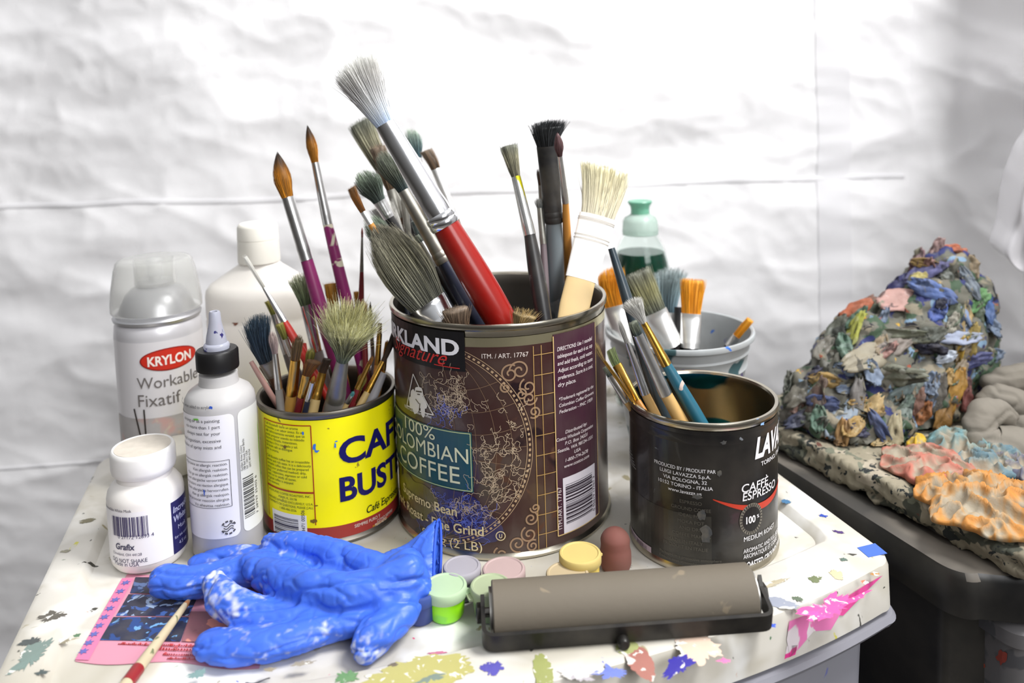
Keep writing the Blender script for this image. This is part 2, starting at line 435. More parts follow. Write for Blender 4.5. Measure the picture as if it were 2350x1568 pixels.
S(2008, 1318, 5, 4, 0, (175, 125, 65), None, RH, 0.3)
S(1985, 1337, 4, 4, 0, (215, 120, 90), None, RH, 0.3)
S(1935, 1285, 4, 3, 0, (90, 110, 100), None, RH, 0.4)
S(1925, 1222, 6, 3, -20, (75, 50, 110), None, RH, 0.4)
S(1890, 1185, 5, 4, -20, (40, 70, 170), None, RH, 0.5)
S(1803, 1152, 7, 5, -30, (60, 110, 150), None, RH, 0.3)
S(1772, 1437, 4, 3, 0, (60, 90, 200), None, RH, 0.3)
S(1830, 1375, 6, 4, 0, (95, 110, 90), None, RH, 0.4)
S(200, 1196, 11, 6, 5, (122, 116, 92), 'olive-grey stain on the left rim', RH, 0.3)
S(120, 1415, 14, 8, 20, (96, 92, 84), 'dark paint stain on the left rim', RH, 0.45)
S(70, 1510, 13, 22, 0, (120, 138, 132), 'grey-green stain on the near left rim', RH, 0.4)
S(72, 1474, 10, 6, 10, (78, 84, 84), None, RH, 0.45)
S(95, 1545, 6, 4, 0, (80, 90, 90), None, RH, 0.4)
S(148, 1470, 6, 7, 30, (140, 132, 112), None, RH - 0.003, 0.4)
S(150, 1266, 7, 3, 0, (150, 146, 128), None, RH, 0.4)
S(452, 1548, 10, 6, 30, (120, 150, 150), None, RH, 0.4)
S(800, 1556, 10, 8, 0, (100, 140, 95), None, RH, 0.5)
S(620, 1538, 6, 3, 0, (150, 140, 120), None, RH, 0.4)
S(690, 1525, 10, 4, 10, (150, 142, 128), None, RH, 0.5)
S(905, 1527, 5, 3, 0, (110, 100, 84), None, RH, 0.4)
S(1000, 1500, 11, 2, 5, (190, 110, 140), None, 0.0, 0.3)
S(1690, 1332, 14, 4, 15, (150, 140, 118), None, RH, 0.5)
S(1760, 1345, 26, 5, 20, (175, 165, 140), None, RH, 0.5)
S(1400, 1545, 14, 8, 0, (110, 125, 200), None, RH, 0.5)
S(1660, 1518, 5, 4, 0, (220, 120, 170), None, RH, 0.5)
S(1330, 1548, 16, 8, 0, (178, 172, 178), None, RH, 0.5)
# a blue square of masking tape on the right rim
tp = [atz(1967, 1258, RH), atz(2008, 1248, RH), atz(2036, 1271, RH), atz(1993, 1280, RH)]
mk('masking_tape', ([p + Vector((0, 0, 0.0003)) for p in tp] + [p for p in tp], [(3, 2, 1, 0), (0, 1, 5, 4), (1, 2, 6, 5), (2, 3, 7, 6), (3, 0, 4, 7)]), mat('blue_tape', (70, 105, 190), 0.7), cart_t, smooth=False, label='blue square of masking tape')
def front_smear(pts, col, label=None):
    """paint run over the lip of the cart front: (u, z) polygon wrapped on the outer skirt"""
    prof = oo(-0.0006)
    def vat(u):
        best = [p for p in prof[:49]]
        for i in range(48):
            if best[i][0] <= u <= best[i + 1][0]:
                f = (u - best[i][0]) / (best[i + 1][0] - best[i][0]); return best[i][1] + f * (best[i + 1][1] - best[i][1])
        return best[0][1] if u < best[0][0] else best[-1][1]
    vs, fs = cut([(p[0], p[1]) for p in pts], [tuple(range(len(pts)))], 0.004)
    mk('paint_stain', ([cart(u, vat(u) - 0.0012 * 0.3, z) for u, z in vs], fs), mat('run_%d_%d_%d' % tuple(col), col, 0.5, spots=[((236, 226, 230), 45, 0.52, 3.0)]), cart_t, smooth=False, label=label)
front_smear([(-0.098, -0.0215), (-0.090, -0.018), (-0.080, -0.012), (-0.066, -0.016), (-0.055, -0.006), (-0.062, 0.0), (-0.098, 0.0), (-0.100, -0.010)], (240, 130, 190), 'pink paint run down the front lip')
front_smear([(-0.061, -0.009), (-0.056, -0.011), (-0.035, -0.003), (-0.020, 0.001), (-0.036, 0.001), (-0.060, -0.001)], (232, 84, 158))
front_smear([(-0.102, -0.0225), (-0.094, -0.022), (-0.092, -0.016), (-0.100, -0.014)], (235, 60, 150))

# ================================================================ tins and bottles
steel = mat('tin_plate', (186, 180, 165), 0.24, 1.0, nscale=30, namt=0.25)
steel_dull = mat('dull_tin_plate', (135, 130, 122), 0.42, 1.0, nscale=60, namt=0.4)
dark_in = mat('tin_inside_dark', (92, 94, 92), 0.38, 0.9, nscale=25, namt=0.5)
gold_in = mat('tin_inside_gold', (190, 176, 146), 0.26, 1.0, nscale=14, namt=0.45, spots=[((24, 96, 124), 16, 0.56, 4.0)])  # teal patches paint a reflection into the gold colour
def ink(r, g, b, rough=0.4): return mat('ink_%d_%d_%d' % (r, g, b), (r, g, b), rough)
class Can:
    def __init__(s, name, label, rim, width, dia, z_top, lip=0.0022, inside=dark_in, wall=steel, z0=0.0002):
        s.R = dia / 2; Y = dia * F / width; p = aty(rim[0], rim[1], Y); s.c = Vector((p.x, p.y, T + z0)); s.Y = Y
        s.h = (p.z - T - z0) if z_top is None else z_top
        s.t = thing(name, label, 'tin can', s.c); r = s.R - lip * 0.6; h = s.h; k = lip
        prof = [(r - 0.006, 0.0035), (r - 0.003, 0.0010), (r, 0.0), (r + k * 0.5, 0.0006), (r + k * 0.6, 0.0022), (r, 0.0042), (r - 0.0004, 0.006), (r - 0.0004, h - 0.007), (r, h - 0.0048), (s.R - 0.0003, h - 0.0036), (s.R, h - 0.0018), (s.R - 0.0006, h - 0.0003), (s.R - 0.0016, h), (s.R - 0.0028, h - 0.0005), (s.R - 0.0034, h - 0.002)]
        s.ri = r - 0.0014
        mk('shell', lathe(prof, s.c, 96, cap=False), wall, s.t)
        mk('inside', lathe([(s.R - 0.0034, h - 0.002), (s.R - 0.0042, h - 0.006), (s.ri, h - 0.010), (s.ri, 0.006), (s.ri - 0.003, 0.0036), (0.0, 0.0036)], s.c, 72, cap=False), inside, s.t)
        mk('bottom', lathe([(0, 0.0032), (r - 0.006, 0.0032)], s.c, 72, cap=False), wall, s.t)
        s.cy = Cyl(s.c, r)
    def sleeve(s, z0, z1, m, name='label', a0=-180, a1=180, e=0.00015, label=None):
        n = 96; vs, fs = [], []; r = s.cy.r
        for k in range(n + 1):
            th = R(a0 + (a1 - a0) * k / n)
            for z in (z0, z1): vs.append(s.cy.at(th * r, T + z, e))
        for k in range(n): fs.append((2 * k, 2 * k + 2, 2 * k + 3, 2 * k + 1))
        return mk(name, (vs, fs), m, s.t, label=label)
def on(par, name, gs, m, label=None): return mk(name, join(*gs), m, par, smooth=False, label=label)

# ---- the yellow espresso tin
YC = Can('coffee_tin', 'yellow coffee tin with navy capitals, crammed with small paintbrushes', (750, 888), 322, 0.098, None, inside=steel_dull, wall=steel_dull)
cy = YC.cy; cyz = cy.c.z; H = YC.h
print('yellow tin', H, cy.c)
yl = YC.sleeve(0.0045, H - 0.0052, mat('yellow_label', (255, 244, 6), 0.35, nscale=40, namt=0.06, spots=[((150, 130, 40), 120, 0.70, 2.0)]), label='bright yellow printed label')
zb = cy.hit(730, 1212)[1]
red = mat('red_band', (158, 44, 40), 0.38, nscale=60, namt=0.1)
n = 96; vs = []; fs = []
for k in range(n + 1):
    q = (k / n - 0.5) * 2 * math.pi * cy.r
    vs += [cy.at(q, T + 0.0046, 0.0003), cy.at(q, zb, 0.0003)]
for k in range(n): fs.append((2 * k, 2 * k + 2, 2 * k + 3, 2 * k + 1))
mk('red_band', (vs, fs), red, yl)
navy = ink(22, 16, 92)
g = [cy.tpx('CAFÉ', (780, 1068), (778, 1010), None, 0.0006, 0.035, 0.0)]
q0, z0 = cy.hit(779, 1066); q1, z1 = cy.hit(779, 1008); hc = z1 - z0
g = [cy.text('CAFÉ', q0, z0, hc, 0.0006, 1.16, 0.03)]
qb, z2 = cy.hit(781, 1150); z3 = cy.hit(781, 1095)[1]
g.append(cy.text('BUSTELO', qb, z2, z3 - z2, 0.0006, 0.98, 0.03))
on(yl, 'lettering', g, navy)
qe, ze = cy.hit(841, 1178); g = [cy.text('Café Espresso', qe, ze, 0.0052, 0.0006, 0.85, 0.01, 0.25)]
on(yl, 'lettering', g, ink(20, 40, 20))
bh = zb - T - 0.0046
qs = cy.hit(814, 1220)[0]; qs2 = cy.hit(866, 1230)[0]; qs3 = cy.hit(856, 1244)[0]
print('band', bh)
on(yl, 'lettering', [cy.text('SIEMPRE PURO Y', qs, zb - 0.0016 - bh * 0.26, bh * 0.26, 0.0006, 0.85, 0.0), cy.text('COMO SIEMPRE', qs2, zb - 0.0020 - bh * 0.52, bh * 0.23, 0.0006, 0.85, 0.0), cy.text('PESO NETO', qs3 + 0.002, T + 0.0050, bh * 0.20, 0.0006, 0.85, 0.02)], ink(225, 215, 205))
on(yl, 'lettering', [cy.text('ENVASADO AL VACIO', qs3, zb - 0.0022 - bh * 0.68, bh * 0.13, 0.0006, 0.85, 0.02)], ink(215, 165, 40))
# framed paragraph
ql, zt1 = cy.hit(607, 951); qr, zt2 = cy.hit(713, 977); zbt = cy.hit(721, 1205)[1]; zm = cy.hit(716, 1131)[1]
zt1 = zt2
fr = [cy.line(segs((ql, zt2), (qr, zt2), 14), 0.0007, 0.0005), cy.line(segs((qr, zt2), (qr, zbt), 3), 0.0007, 0.0005), cy.line(segs((ql, zm), (qr, zm), 14), 0.0012, 0.0005), cy.line(segs((ql, zt2), (ql, zbt), 3), 0.0005, 0.0005)]
on(yl, 'frame_line', fr, ink(170, 55, 20))
para = ['Café Bustelo® tiene un aroma', 'irresistible y un sabor único. Es un', 'café deliciosamente versátil, que se', 'puede preparar usando su método', 'favorito: filtrado, instantáneo,', 'expreso o frío con hielo y sal.', 'Un buen café se distingue', 'por su aroma.', '', 'Café Bustelo coffee has an irresistible', 'aroma and rich taste. It is a deliciously', 'versatile coffee that can be prepared', 'using your preferred method: drip,', 'filter, cappuccino, espresso or cold', 'with ice to satisfy all tastes.', 'A good coffee is enjoyed', 'any moment.']
g = []; dz = (zt2 - zm - 0.003) / len(para)
for i, s_ in enumerate(para):
    if s_:
        wd = text_w(s_) * 0.00175; g.append(cy.text(s_, ql + 0.0015, zt2 - 0.003 - i * dz, 0.00175, 0.0005, min(1, (qr - ql - 0.002) / wd)))
for i, s_ in enumerate(['ROWLAND COFFEE ROASTERS, INC.', 'MIAMI, FL 33178', 'PREPARED & PACKED EXCLUSIVELY, U.S.A.', 'COMMENTS OR QUESTIONS, PLEASE CALL', '1-800-466-2326']):
    wd = text_w(s_) * 0.0016; g.append(cy.text(s_, (ql + qr) / 2, zm - 0.0034 - i * 0.0026, 0.0016, 0.0005, min(1, (qr - ql - 0.002) / wd), align='c'))
on(yl, 'lettering', g, ink(30, 60, 25))
qa, za = cy.hit(627, 1170); qb2, _ = cy.hit(704, 1185); za2 = T + 0.006; zA = cy.hit(700, 1183)[1]
bl_ = mk('barcode', cy.rect((qa, za2), (qb2, zA), 0.0005), ink(236, 234, 236), yl, smooth=False, label='white barcode block')
on(bl_, 'bars', [barcode(cy, (qa + 0.002, za2), (qb2 - 0.006, zA - 0.003), 0.0007, True, 5, 14)], ink(25, 20, 60))
on(bl_, 'numerals', [cy.text('0 74471 00506', qb2 - 0.0012, za2 + 0.001, 0.0026, 0.0007, 0.9, 0.0, 0, 90)], ink(25, 20, 60))
def chip(par, cyl, px, py, w_, h_, col, seed, e=0.0007):
    rnd = random.Random(seed); q, z = cyl.hit(px, py); pts = []
    for k in range(12):
        a = 2 * math.pi * k / 12; u = rnd.uniform(0.55, 1.15); pts.append((q + w_ / 2000 * u * math.cos(a), z + h_ / 2000 * u * math.sin(a)))
    return cyl.flat((pts, [tuple(range(12))]), e)
on(yl, 'paint_fleck', [chip(yl, cy, 722, 1026, 2.4, 6, 0, 1), chip(yl, cy, 727, 1035, 3.2, 2.2, 0, 2), chip(yl, cy, 769, 1022, 1.6, 4, 0, 3), chip(yl, cy, 772, 1012, 2.2, 1.2, 0, 4), chip(yl, cy, 696, 994, 1.6, 2.4, 0, 5)], ink(60, 120, 215))
on(yl, 'paint_fleck', [chip(yl, cy, 720, 1195, 5, 3.4, 0, 6), chip(yl, cy, 726, 1160, 4, 1.2, 0, 7), chip(yl, cy, 655, 1025, 3, 3, 0, 8)], ink(120, 95, 30))

# ---- the big brown coffee tin
BC = Can('coffee_tin', 'big brown coffee tin with a gold band, standing in the middle of the cart', (1143, 676), 505, 0.1555, None, lip=0.003, inside=mat('brown_tin_inside', (120, 118, 112), 0.5, 0.8, nscale=20, namt=0.6))
k_ = BC.cy; H = BC.h; print('brown tin', H, k_.c)
champagne = mat('gold_band', (232, 224, 186), 0.33, 1.0, nscale=60, namt=0.1)
BC.sleeve(H - 0.0225, H - 0.0085, champagne, 'gold_band', e=0.0001, label='pale gold metal band below the rim')
brown = mat('brown_label', (60, 34, 32), 0.3, nscale=26, namt=0.3, coat=0.3, spots=[((84, 56, 44), 30, 0.60, 3.0), ((34, 18, 24), 24, 0.62, 9.0)])
zl1 = k_.hit(1140, 797)[1]
lb = BC.sleeve(0.0045, zl1 - T, brown, 'label', label='dark brown printed label with a globe drawing')
# blue and green tinted corner of the map
def blob(cyl, cx, cz, rx, rz, e, seed, jag=0.25, n=44):
    rnd = random.Random(seed); ph = [rnd.uniform(0, 6.3) for _ in range(6)]; pts = []
    for k in range(n):
        a = 2 * math.pi * k / n; u = 1 + jag * sum(math.sin((i + 2) * a + ph[i]) / (i + 1.5) for i in range(6)); pts.append((cx + rx * u * math.cos(a), cz + rz * u * math.sin(a)))
    return cyl.flat((pts, [tuple(range(n))]), e)
bq, bz = k_.hit(1030, 1185)
on(lb, 'map_patch', [blob(k_, bq, bz, 0.030, 0.020, 0.0003, 3)], mat('map_blue', (38, 34, 92), 0.3, nscale=50, namt=0.5))
bq, bz = k_.hit(1020, 1262); on(lb, 'map_patch', [blob(k_, bq, bz, 0.028, 0.012, 0.00032, 5)], mat('map_navy', (26, 22, 48), 0.3, nscale=50, namt=0.5))
bq, bz = k_.hit(950, 1140); on(lb, 'map_patch', [blob(k_, bq, bz, 0.020, 0.016, 0.00034, 8)], mat('map_olive', (92, 84, 30), 0.3, nscale=50, namt=0.6))
tan = ink(178, 150, 118)
cream = ink(222, 204, 160)
# globe: double ring, meridians and parallels
qx, zc = k_.hit(1222, 1022); zt_ = k_.hit(1085, 800)[1]; rg = 0.068; qc = qx - rg
ring = []
def arc_pts(r, a0, a1, n=60): return [(qc + r * math.cos(R(a0 + (a1 - a0) * i / n)), zc + r * math.sin(R(a0 + (a1 - a0) * i / n))) for i in range(n + 1)]
zmax = zl1 - 0.001; zmin = T + 0.005
def clipped(pts):
    out, cur = [], []
    for p in pts:
        if zmin < p[1] < zmax: cur.append(p)
        else:
            if len(cur) > 1: out.append(cur)
            cur = []
    if len(cur) > 1: out.append(cur)
    return out
gs = []
for r_, wd in ((rg, 0.0004), (rg - 0.0036, 0.0004)):
    for c_ in clipped(arc_pts(r_, -88, 88, 160)): gs.append(k_.line(c_, wd, 0.0005))
for i in range(-28, 29):
    a = i * 3.0
    for c_ in clipped(arc_pts(rg - 0.0018, a, a + 1.5, 4)): gs.append(k_.line(c_, 0.0014, 0.0005))
on(lb, 'globe_ring', gs, tan)
gs = []
for i in range(-4, 5):
    zz = zc + i * 0.0145; hw = math.sqrt(max(0, (rg - 0.004) ** 2 - (zz - zc) ** 2))
    pts = [(qc + hw * k / 40, zz - 0.006 * math.sin(math.pi * k / 40) * (1 if i > 0 else -1 if i < 0 else 0)) for k in range(41)]
    for c_ in clipped(pts): gs.append(k_.line(c_, 0.00035, 0.00045))
for m_ in (0.28, 0.5, 0.7, 0.86):
    pts = [(qc + m_ * (rg - 0.004) * math.cos(R(a)), zc + (rg - 0.004) * math.sin(R(a))) for a in range(-90, 91, 3)]
    for c_ in clipped(pts): gs.append(k_.line(c_, 0.0003, 0.00045))
on(lb, 'globe_grid', gs, ink(128, 102, 80))
# coastlines: wandering pale lines
rnd = random.Random(11); gs = []; gb = []
def wander(x, z, n, st, rnd):
    a = rnd.uniform(0, 6.3); p = [(x, z)]
    for _ in range(n):
        a += rnd.gauss(0, 0.9); x += st * math.cos(a); z += st * math.sin(a); p.append((x, z))
    return p
def coast(px0, px1, py0, py1, num, n, st, wd, out):
    for _ in range(num):
        q, z = k_.hit(rnd.uniform(px0, px1), rnd.uniform(py0, py1))
        for c_ in clipped(wander(q, z, n, st, rnd)): out.append(k_.line(c_, wd, 0.0006))
coast(985, 1080, 860, 940, 44, 22, 0.0010, 0.00028, gs)
coast(1090, 1190, 1010, 1150, 40, 24, 0.0010, 0.00028, gs)
coast(1000, 1140, 1130, 1200, 26, 20, 0.0010, 0.00026, gs)
coast(1080, 1200, 930, 1000, 12, 14, 0.0010, 0.00028, gs)
on(lb, 'map_line', gs, ink(200, 178, 150))
coast(1000, 1110, 1150, 1240, 36, 26, 0.0011, 0.00026, gb)
coast(990, 1060, 930, 960, 14, 18, 0.0010, 0.00030, gb)
on(lb, 'map_line', gb, ink(96, 110, 200))
# scrolls in the corners beside the globe
def scroll(px, py, r, flip=1, turns=1.6, a0=0):
    q, z = k_.hit(px, py); p = []
    for i in range(40):
        t = i / 39; a = a0 + flip * t * turns * 6.283; p.append((q + r * (1 - 0.85 * t) * math.cos(a), z + r * (1 - 0.85 * t) * math.sin(a)))
    return [k_.line(c_, 0.0011, 0.0005) for c_ in clipped(p)]
gs = []; gs2 = []
for (x, y, r, f_, a0) in ((1170, 858, 0.0062, 1, 1.0), (1192, 850, 0.0065, -1, 3.0), (1212, 888, 0.0060, 1, 2.0), (1215, 914, 0.0048, -1, 0), (1226, 945, 0.0042, 1, 4), (1218, 1190, 0.0048, -1, 1), (1228, 1165, 0.0034, 1, 3), (1214, 1226, 0.0056, 1, 2), (1188, 1248, 0.0056, -1, 5), (1222, 1252, 0.0042, 1, 1), (1150, 1272, 0.0050, 1, 2), (1215, 1280, 0.0048, -1, 0.5), (1175, 1285, 0.0048, 1, 4), (1160, 890, 0.0034, 1, 2), (1196, 905, 0.0038, -1, 2)):
    (gs if y < 1050 else gs2).extend(scroll(x, y, r, f_, 1.5, a0))
on(lb, 'scroll_ornament', gs, ink(152, 124, 98)); on(lb, 'scroll_ornament', gs2, ink(152, 124, 98))
# lattice of the side panel
gs = []
qA, qB, qC = k_.hit(1226, 900)[0], k_.hit(1244, 900)[0], k_.hit(1272, 900)[0]
for q in (qA, qB): gs.append(k_.line(segs((q, zmin), (q, zmax), 6), 0.00045, 0.0005))
for i in range(11):
    zz = zmax - 0.006 - i * 0.0132
    if zz > zmin: gs.append(k_.line(segs((qA, zz), (qC, zz), 6), 0.00045, 0.0005))
on(lb, 'lattice', gs, ink(186, 150, 92))
# purple text panel
q0, zp1 = k_.hit(1268, 772); q1 = k_.hit(1363, 750)[0]; zp0 = k_.hit(1285, 1228)[1]
pp = mk('text_panel', k_.rect((q0, zp0), (q1, zp1 + 0.001), 0.0006), mat('plum_panel', (64, 30, 48), 0.35, nscale=30, namt=0.2), lb, smooth=False, label='plum text panel')
on(pp, 'frame_line', [k_.line(segs((q0, zp0), (q0, zp1), 3), 0.0007, 0.0008), k_.line(segs((q1, zp0), (q1, zp1), 3), 0.0007, 0.0008), k_.line(segs((q0, zp0), (q1, zp0), 12), 0.0007, 0.0008)], ink(206, 176, 120))
g = []
def lines(cyl, ls, px, py, h, pitch, wid, e, align='l', shear=0.0, bold=0.0):
    q, z = cyl.hit(px, py); out = []
    for i, s_ in enumerate(ls):
        if not s_: continue
        wd = text_w(s_, bold, shear) * h; out.append(cyl.text(s_, q, z - i * pitch, h, e, min(1.05, wid / wd), bold, shear, 0, align))
    return out
g += lines(k_, ['DIRECTIONS: Use 1 rounded', 'tablespoon for each 6 oz. cup', 'and add fresh, cold water.', 'Adjust according to taste', 'preference. Store in a cool,', 'dry place.'], 1277, 806, 0.0027, 0.0047, 0.033, 0.0009, shear=0.2, bold=0.01)
g += lines(k_, ['*Trademark registered by the', 'Colombian Coffee Growers', 'Federation - FNC 1959'], 1281, 920, 0.0023, 0.0042, 0.033, 0.0009, shear=0.2, bold=0.01)
g += lines(k_, ['Distributed by:', 'Costco Wholesale Corporation', 'P.O. Box 34331', 'Seattle, WA 98124-1331', 'USA', '1-800-774-2678', 'www.costco.com'], 1322, 985, 0.0023, 0.0038, 0.034, 0.0009, 'c', 0.2, 0.01)
on(pp, 'lettering', g, ink(214, 202, 204))
qa, zb0 = k_.hit(1293, 1224); qb, zb1 = k_.hit(1362, 1070)
qa, zb1 = qa, k_.hit(1291, 1097)[1]
bp = mk('barcode', k_.rect((qa, zb0), (qb, zb1), 0.0009), ink(216, 210, 218), pp, smooth=False, label='white barcode panel')
on(bp, 'bars', [barcode(k_, (qa + 0.002, zb0 + 0.006), (qb - 0.004, zb1 - 0.005), 0.0011, True, 3, 22)], ink(50, 40, 50))
on(bp, 'numerals', [k_.text('0 96619 17767 3', qb - 0.001, zb0 + 0.005, 0.0026, 0.0011, 1.0, 0, 0, 90)], ink(50, 40, 50))
on(pp, 'lettering', [k_.text('ITM./ART. 17767', k_.hit(1289, 1220)[0], zb0 + 0.004, 0.0030, 0.0009, 1.0, 0.0, 0, 90)], ink(214, 202, 204))
on(lb, 'lettering', [k_.tpx('ITM. / ART. 17767', (1106, 822), (1106, 811), (1212, 818), 0.0008, 0.0)], ink(226, 214, 206))
# brand block
qk0 = k_.hit(905, 850)[0]; qk1, zk1 = k_.hit(1066, 766); zk0 = k_.hit(1067, 853)[1]
qk0 = qk1 - 0.105
bk = mk('brand_block', k_.rect((qk0, zk0), (qk1, zk1 + 0.001), 0.0006), ink(16, 14, 16), lb, smooth=False, label='black name block')
zkb = k_.hit(1050, 815)[1]; zkt = k_.hit(1045, 779)[1]
on(bk, 'lettering', [k_.text('KIRKLAND', k_.hit(1055, 812)[0], zkb, zkt - zkb, 0.0009, (k_.hit(1055, 812)[0] - k_.hit(907, 795)[0]) / (text_w('RKLAND', 0.035) * (zkt - zkb)), 0.035, 0, 0, 'r')], ink(240, 238, 240))
zs_ = k_.hit(1030, 838)[1]; g = [k_.text('Signature', k_.hit(1028, 838)[0], zs_, 0.0100, 0.0009, 1.1, 0.0, 0.5, 0, 'r')]
qq, zz = k_.hit(1028, 838); qq2 = k_.hit(1056, 838)[0]; g.append(k_.line(segs((qq - 0.010, zz - 0.0006), (qq2, zz - 0.0012), 8), 0.0006, 0.0009))
on(bk, 'lettering', g, ink(205, 50, 45))
# grower's emblem: a triangle with a figure and a mule
em = []
def kp(x, y): return k_.hit(x, y)
tri = [kp(950, 858), kp(996, 952), kp(936, 930)]
for a, b in ((0, 1), (1, 2), (2, 0)): em.append(k_.line(segs(tri[a], tri[b], 10), 0.0008, 0.0007))
def kblob(px, py, w_, h_, seed, jag=0.15): q, z = k_.hit(px, py); return blob(k_, q, z, w_ / 2000, h_ / 2000, 0.0007, seed, jag, 24)
em += [kblob(963, 900, 8, 8, 1, .1), kblob(950, 908, 6, 9, 2), kblob(962, 920, 14, 11, 3, .2), kblob(955, 934, 7, 10, 4, .2), kblob(972, 938, 5, 10, 6, .2), kblob(945, 924, 4, 9, 7)]
on(lb, 'emblem', em, ink(232, 226, 214))
on(lb, 'emblem_detail', [k_.line(segs(kp(957, 897), kp(970, 899), 5), 0.0008, 0.0009), k_.line(segs(kp(960, 904), kp(966, 905), 3), 0.0006, 0.0009), k_.line(segs(kp(956, 915), kp(964, 926), 5), 0.0006, 0.0009), k_.line(segs(kp(966, 925), kp(964, 944), 5), 0.0006, 0.0009)], ink(50, 30, 30))
on(lb, 'lettering', [k_.text('100% Colombian Coffee', kp(992, 962)[0], kp(992, 960)[1], 0.0022, 0.0007, 1, 0.01, 0, 0, 'r')], ink(220, 214, 206))
# teal block
qt1, ztt = kp(1083, 992); ztb = kp(1092, 1131)[1]; qt0 = qt1 - 0.100
tb = mk('colour_block', k_.rect((qt0, ztb), (qt1, ztt), 0.0006), mat('teal_block', (22, 76, 84), 0.3, nscale=40, namt=0.25), lb, smooth=False, label='teal title block')
on(tb, 'frame_line', [k_.line(segs(a, b, 14), 0.0006, 0.0009) for a, b in (((qt0 + .001, ztb + .001), (qt1 - .001, ztb + .001)), ((qt0 + .001, ztt - .001), (qt1 - .001, ztt - .001)), ((qt1 - .001, ztb + .001), (qt1 - .001, ztt - .001)), ((qt0 + .001, ztb + .001), (qt0 + .001, ztt - .001)))], ink(190, 205, 150))
g = []
for s_, vis, (rx, ry), h_, wid in (('100%', '100%', (1000, 1010), 0.0092, kp(1000, 1000)[0] - kp(934, 1000)[0]), ('COLOMBIAN', 'OMBIAN', (1076, 1064), 0.0104, kp(1076, 1050)[0] - kp(938, 1050)[0]), ('COFFEE', 'OFFEE', (1057, 1110), 0.0118, kp(1057, 1100)[0] - kp(940, 1100)[0])):
    q, z = kp(rx, ry); g.append(k_.text(s_, q, z, h_, 0.0009, wid / (text_w(vis, 0.0) * h_), 0.0, 0, 0, 'r'))
on(tb, 'lettering', g, ink(226, 226, 190))
g = []
q, z = kp(1050, 1184); g.append(k_.text('Supremo Bean', q, z, 0.0064, 0.0008, (kp(1050, 1180)[0] - kp(942, 1170)[0]) / (text_w('premo Bean', .015) * .0064), 0.015, 0, 0, 'r'))
q, z = kp(1111, 1229); g.append(k_.text('Dark Roast - Fine Grind', q, z, 0.0064, 0.0008, (kp(1111, 1225)[0] - kp(946, 1215)[0]) / (text_w('oast - Fine Grind', .015) * .0064), 0.015, 0, 0, 'r'))
q, z = kp(1108, 1281); z = max(z, T + 0.0062); g.append(k_.text('907 g (2 LB)', q, z, 0.0064, 0.0008, 0.046 / (text_w('907 g (2 LB)') * .0064), 0.0, 0, 0, 'r'))
uq, uz = kp(1149, 1229)
on(lb, 'lettering', g, cream)
on(lb, 'kosher_mark', [k_.line([(uq + 0.0029 * math.cos(R(a)), uz + 0.0029 * math.sin(R(a))) for a in range(0, 361, 15)], 0.0006, 0.0008), k_.text('U', uq, uz - 0.0014, 0.0028, 0.0008, 0.8, 0.02, 0, 0, 'c')], cream)

# ---- the black espresso tin
LC = Can('coffee_tin', 'black espresso tin with a bare steel rim, half empty, behind the ink roller', (1610, 905), 350, 0.0978, None, lip=0.002, inside=gold_in)
l_ = LC.cy; H = LC.h; print('black tin', H, l_.c)
black = mat('black_label', (22, 21, 22), 0.3, nscale=30, namt=0.2, coat=0.2, spots=[((120, 125, 130), 70, 0.735, 6.0)])
ll = LC.sleeve(0.0040, H - 0.0052, black, 'label', label='black printed label')
mk('shoulder', lathe([(l_.r + 0.0002, H - 0.014), (l_.r + 0.0006, H - 0.011), (l_.r + 0.0002, H - 0.008)], LC.c, 96, cap=False), black, LC.t)
white = ink(232, 230, 232)
def lp(x, y): return l_.hit(x, y)
q, z = lp(1731, 1052); z2 = lp(1737, 1012)[1]; h_ = 0.0130
g = [l_.text('LAVAZZA', q, z, h_, 0.0006, 0.72, 0.04, 0.25)]
on(ll, 'lettering', g, white); g = []
q, z = lp(1745, 1069); g.append(l_.text('TORINO, ITALIA, 1895', q, z, 0.0028, 0.0006, 1.1, 0.01))
q, z = lp(1701, 1131); g.append(l_.text('CAFFÈ', q, z, 0.0054, 0.0006, 1.08, 0.01, 0.1))
q, z = lp(1703, 1150); g.append(l_.text('ESPRESSO', q, z, 0.0054, 0.0006, 1.0, 0.01, 0.1))
on(ll, 'lettering', g, white); g = []
q, z = lp(1706, 1243); g.append(l_.text('MEDIUM ROAST', q, z, 0.0031, 0.0006, 0.95, 0.0))
q, z = lp(1705, 1270); g.append(l_.text('AROMATIC AND FULL BODIED', q, z, 0.0028, 0.0006, 0.8, 0.0))
q, z = lp(1705, 1281); g.append(l_.text('AROMATIQUE ET CORSÉ', q, z - .0005, 0.0028, 0.0006, 0.8, 0.0))
q, z = lp(1706, 1308); g.append(l_.text('ROASTED GROUND COFFEE', q, z, 0.0048, 0.0006, 0.55, 0.02))
q, z = lp(1708, 1327); g.append(l_.text('CAFÉ TORRÉFIÉ MOULU', q, z, 0.0048, 0.0006, 0.55, 0.0))
on(ll, 'lettering', g, white); g = []
g += lines(l_, ['PRODUCED BY / PRODUIT PAR :', 'LUIGI LAVAZZA S.p.A.', 'VIA BOLOGNA, 32', '10152 TORINO - ITALIA', 'www.lavazza.us'], 1570, 1080, 0.0023, 0.0036, 0.040, 0.0006, 'c', 0, 0.008)
on(ll, 'lettering', g, white)
dim = ink(92, 88, 80)
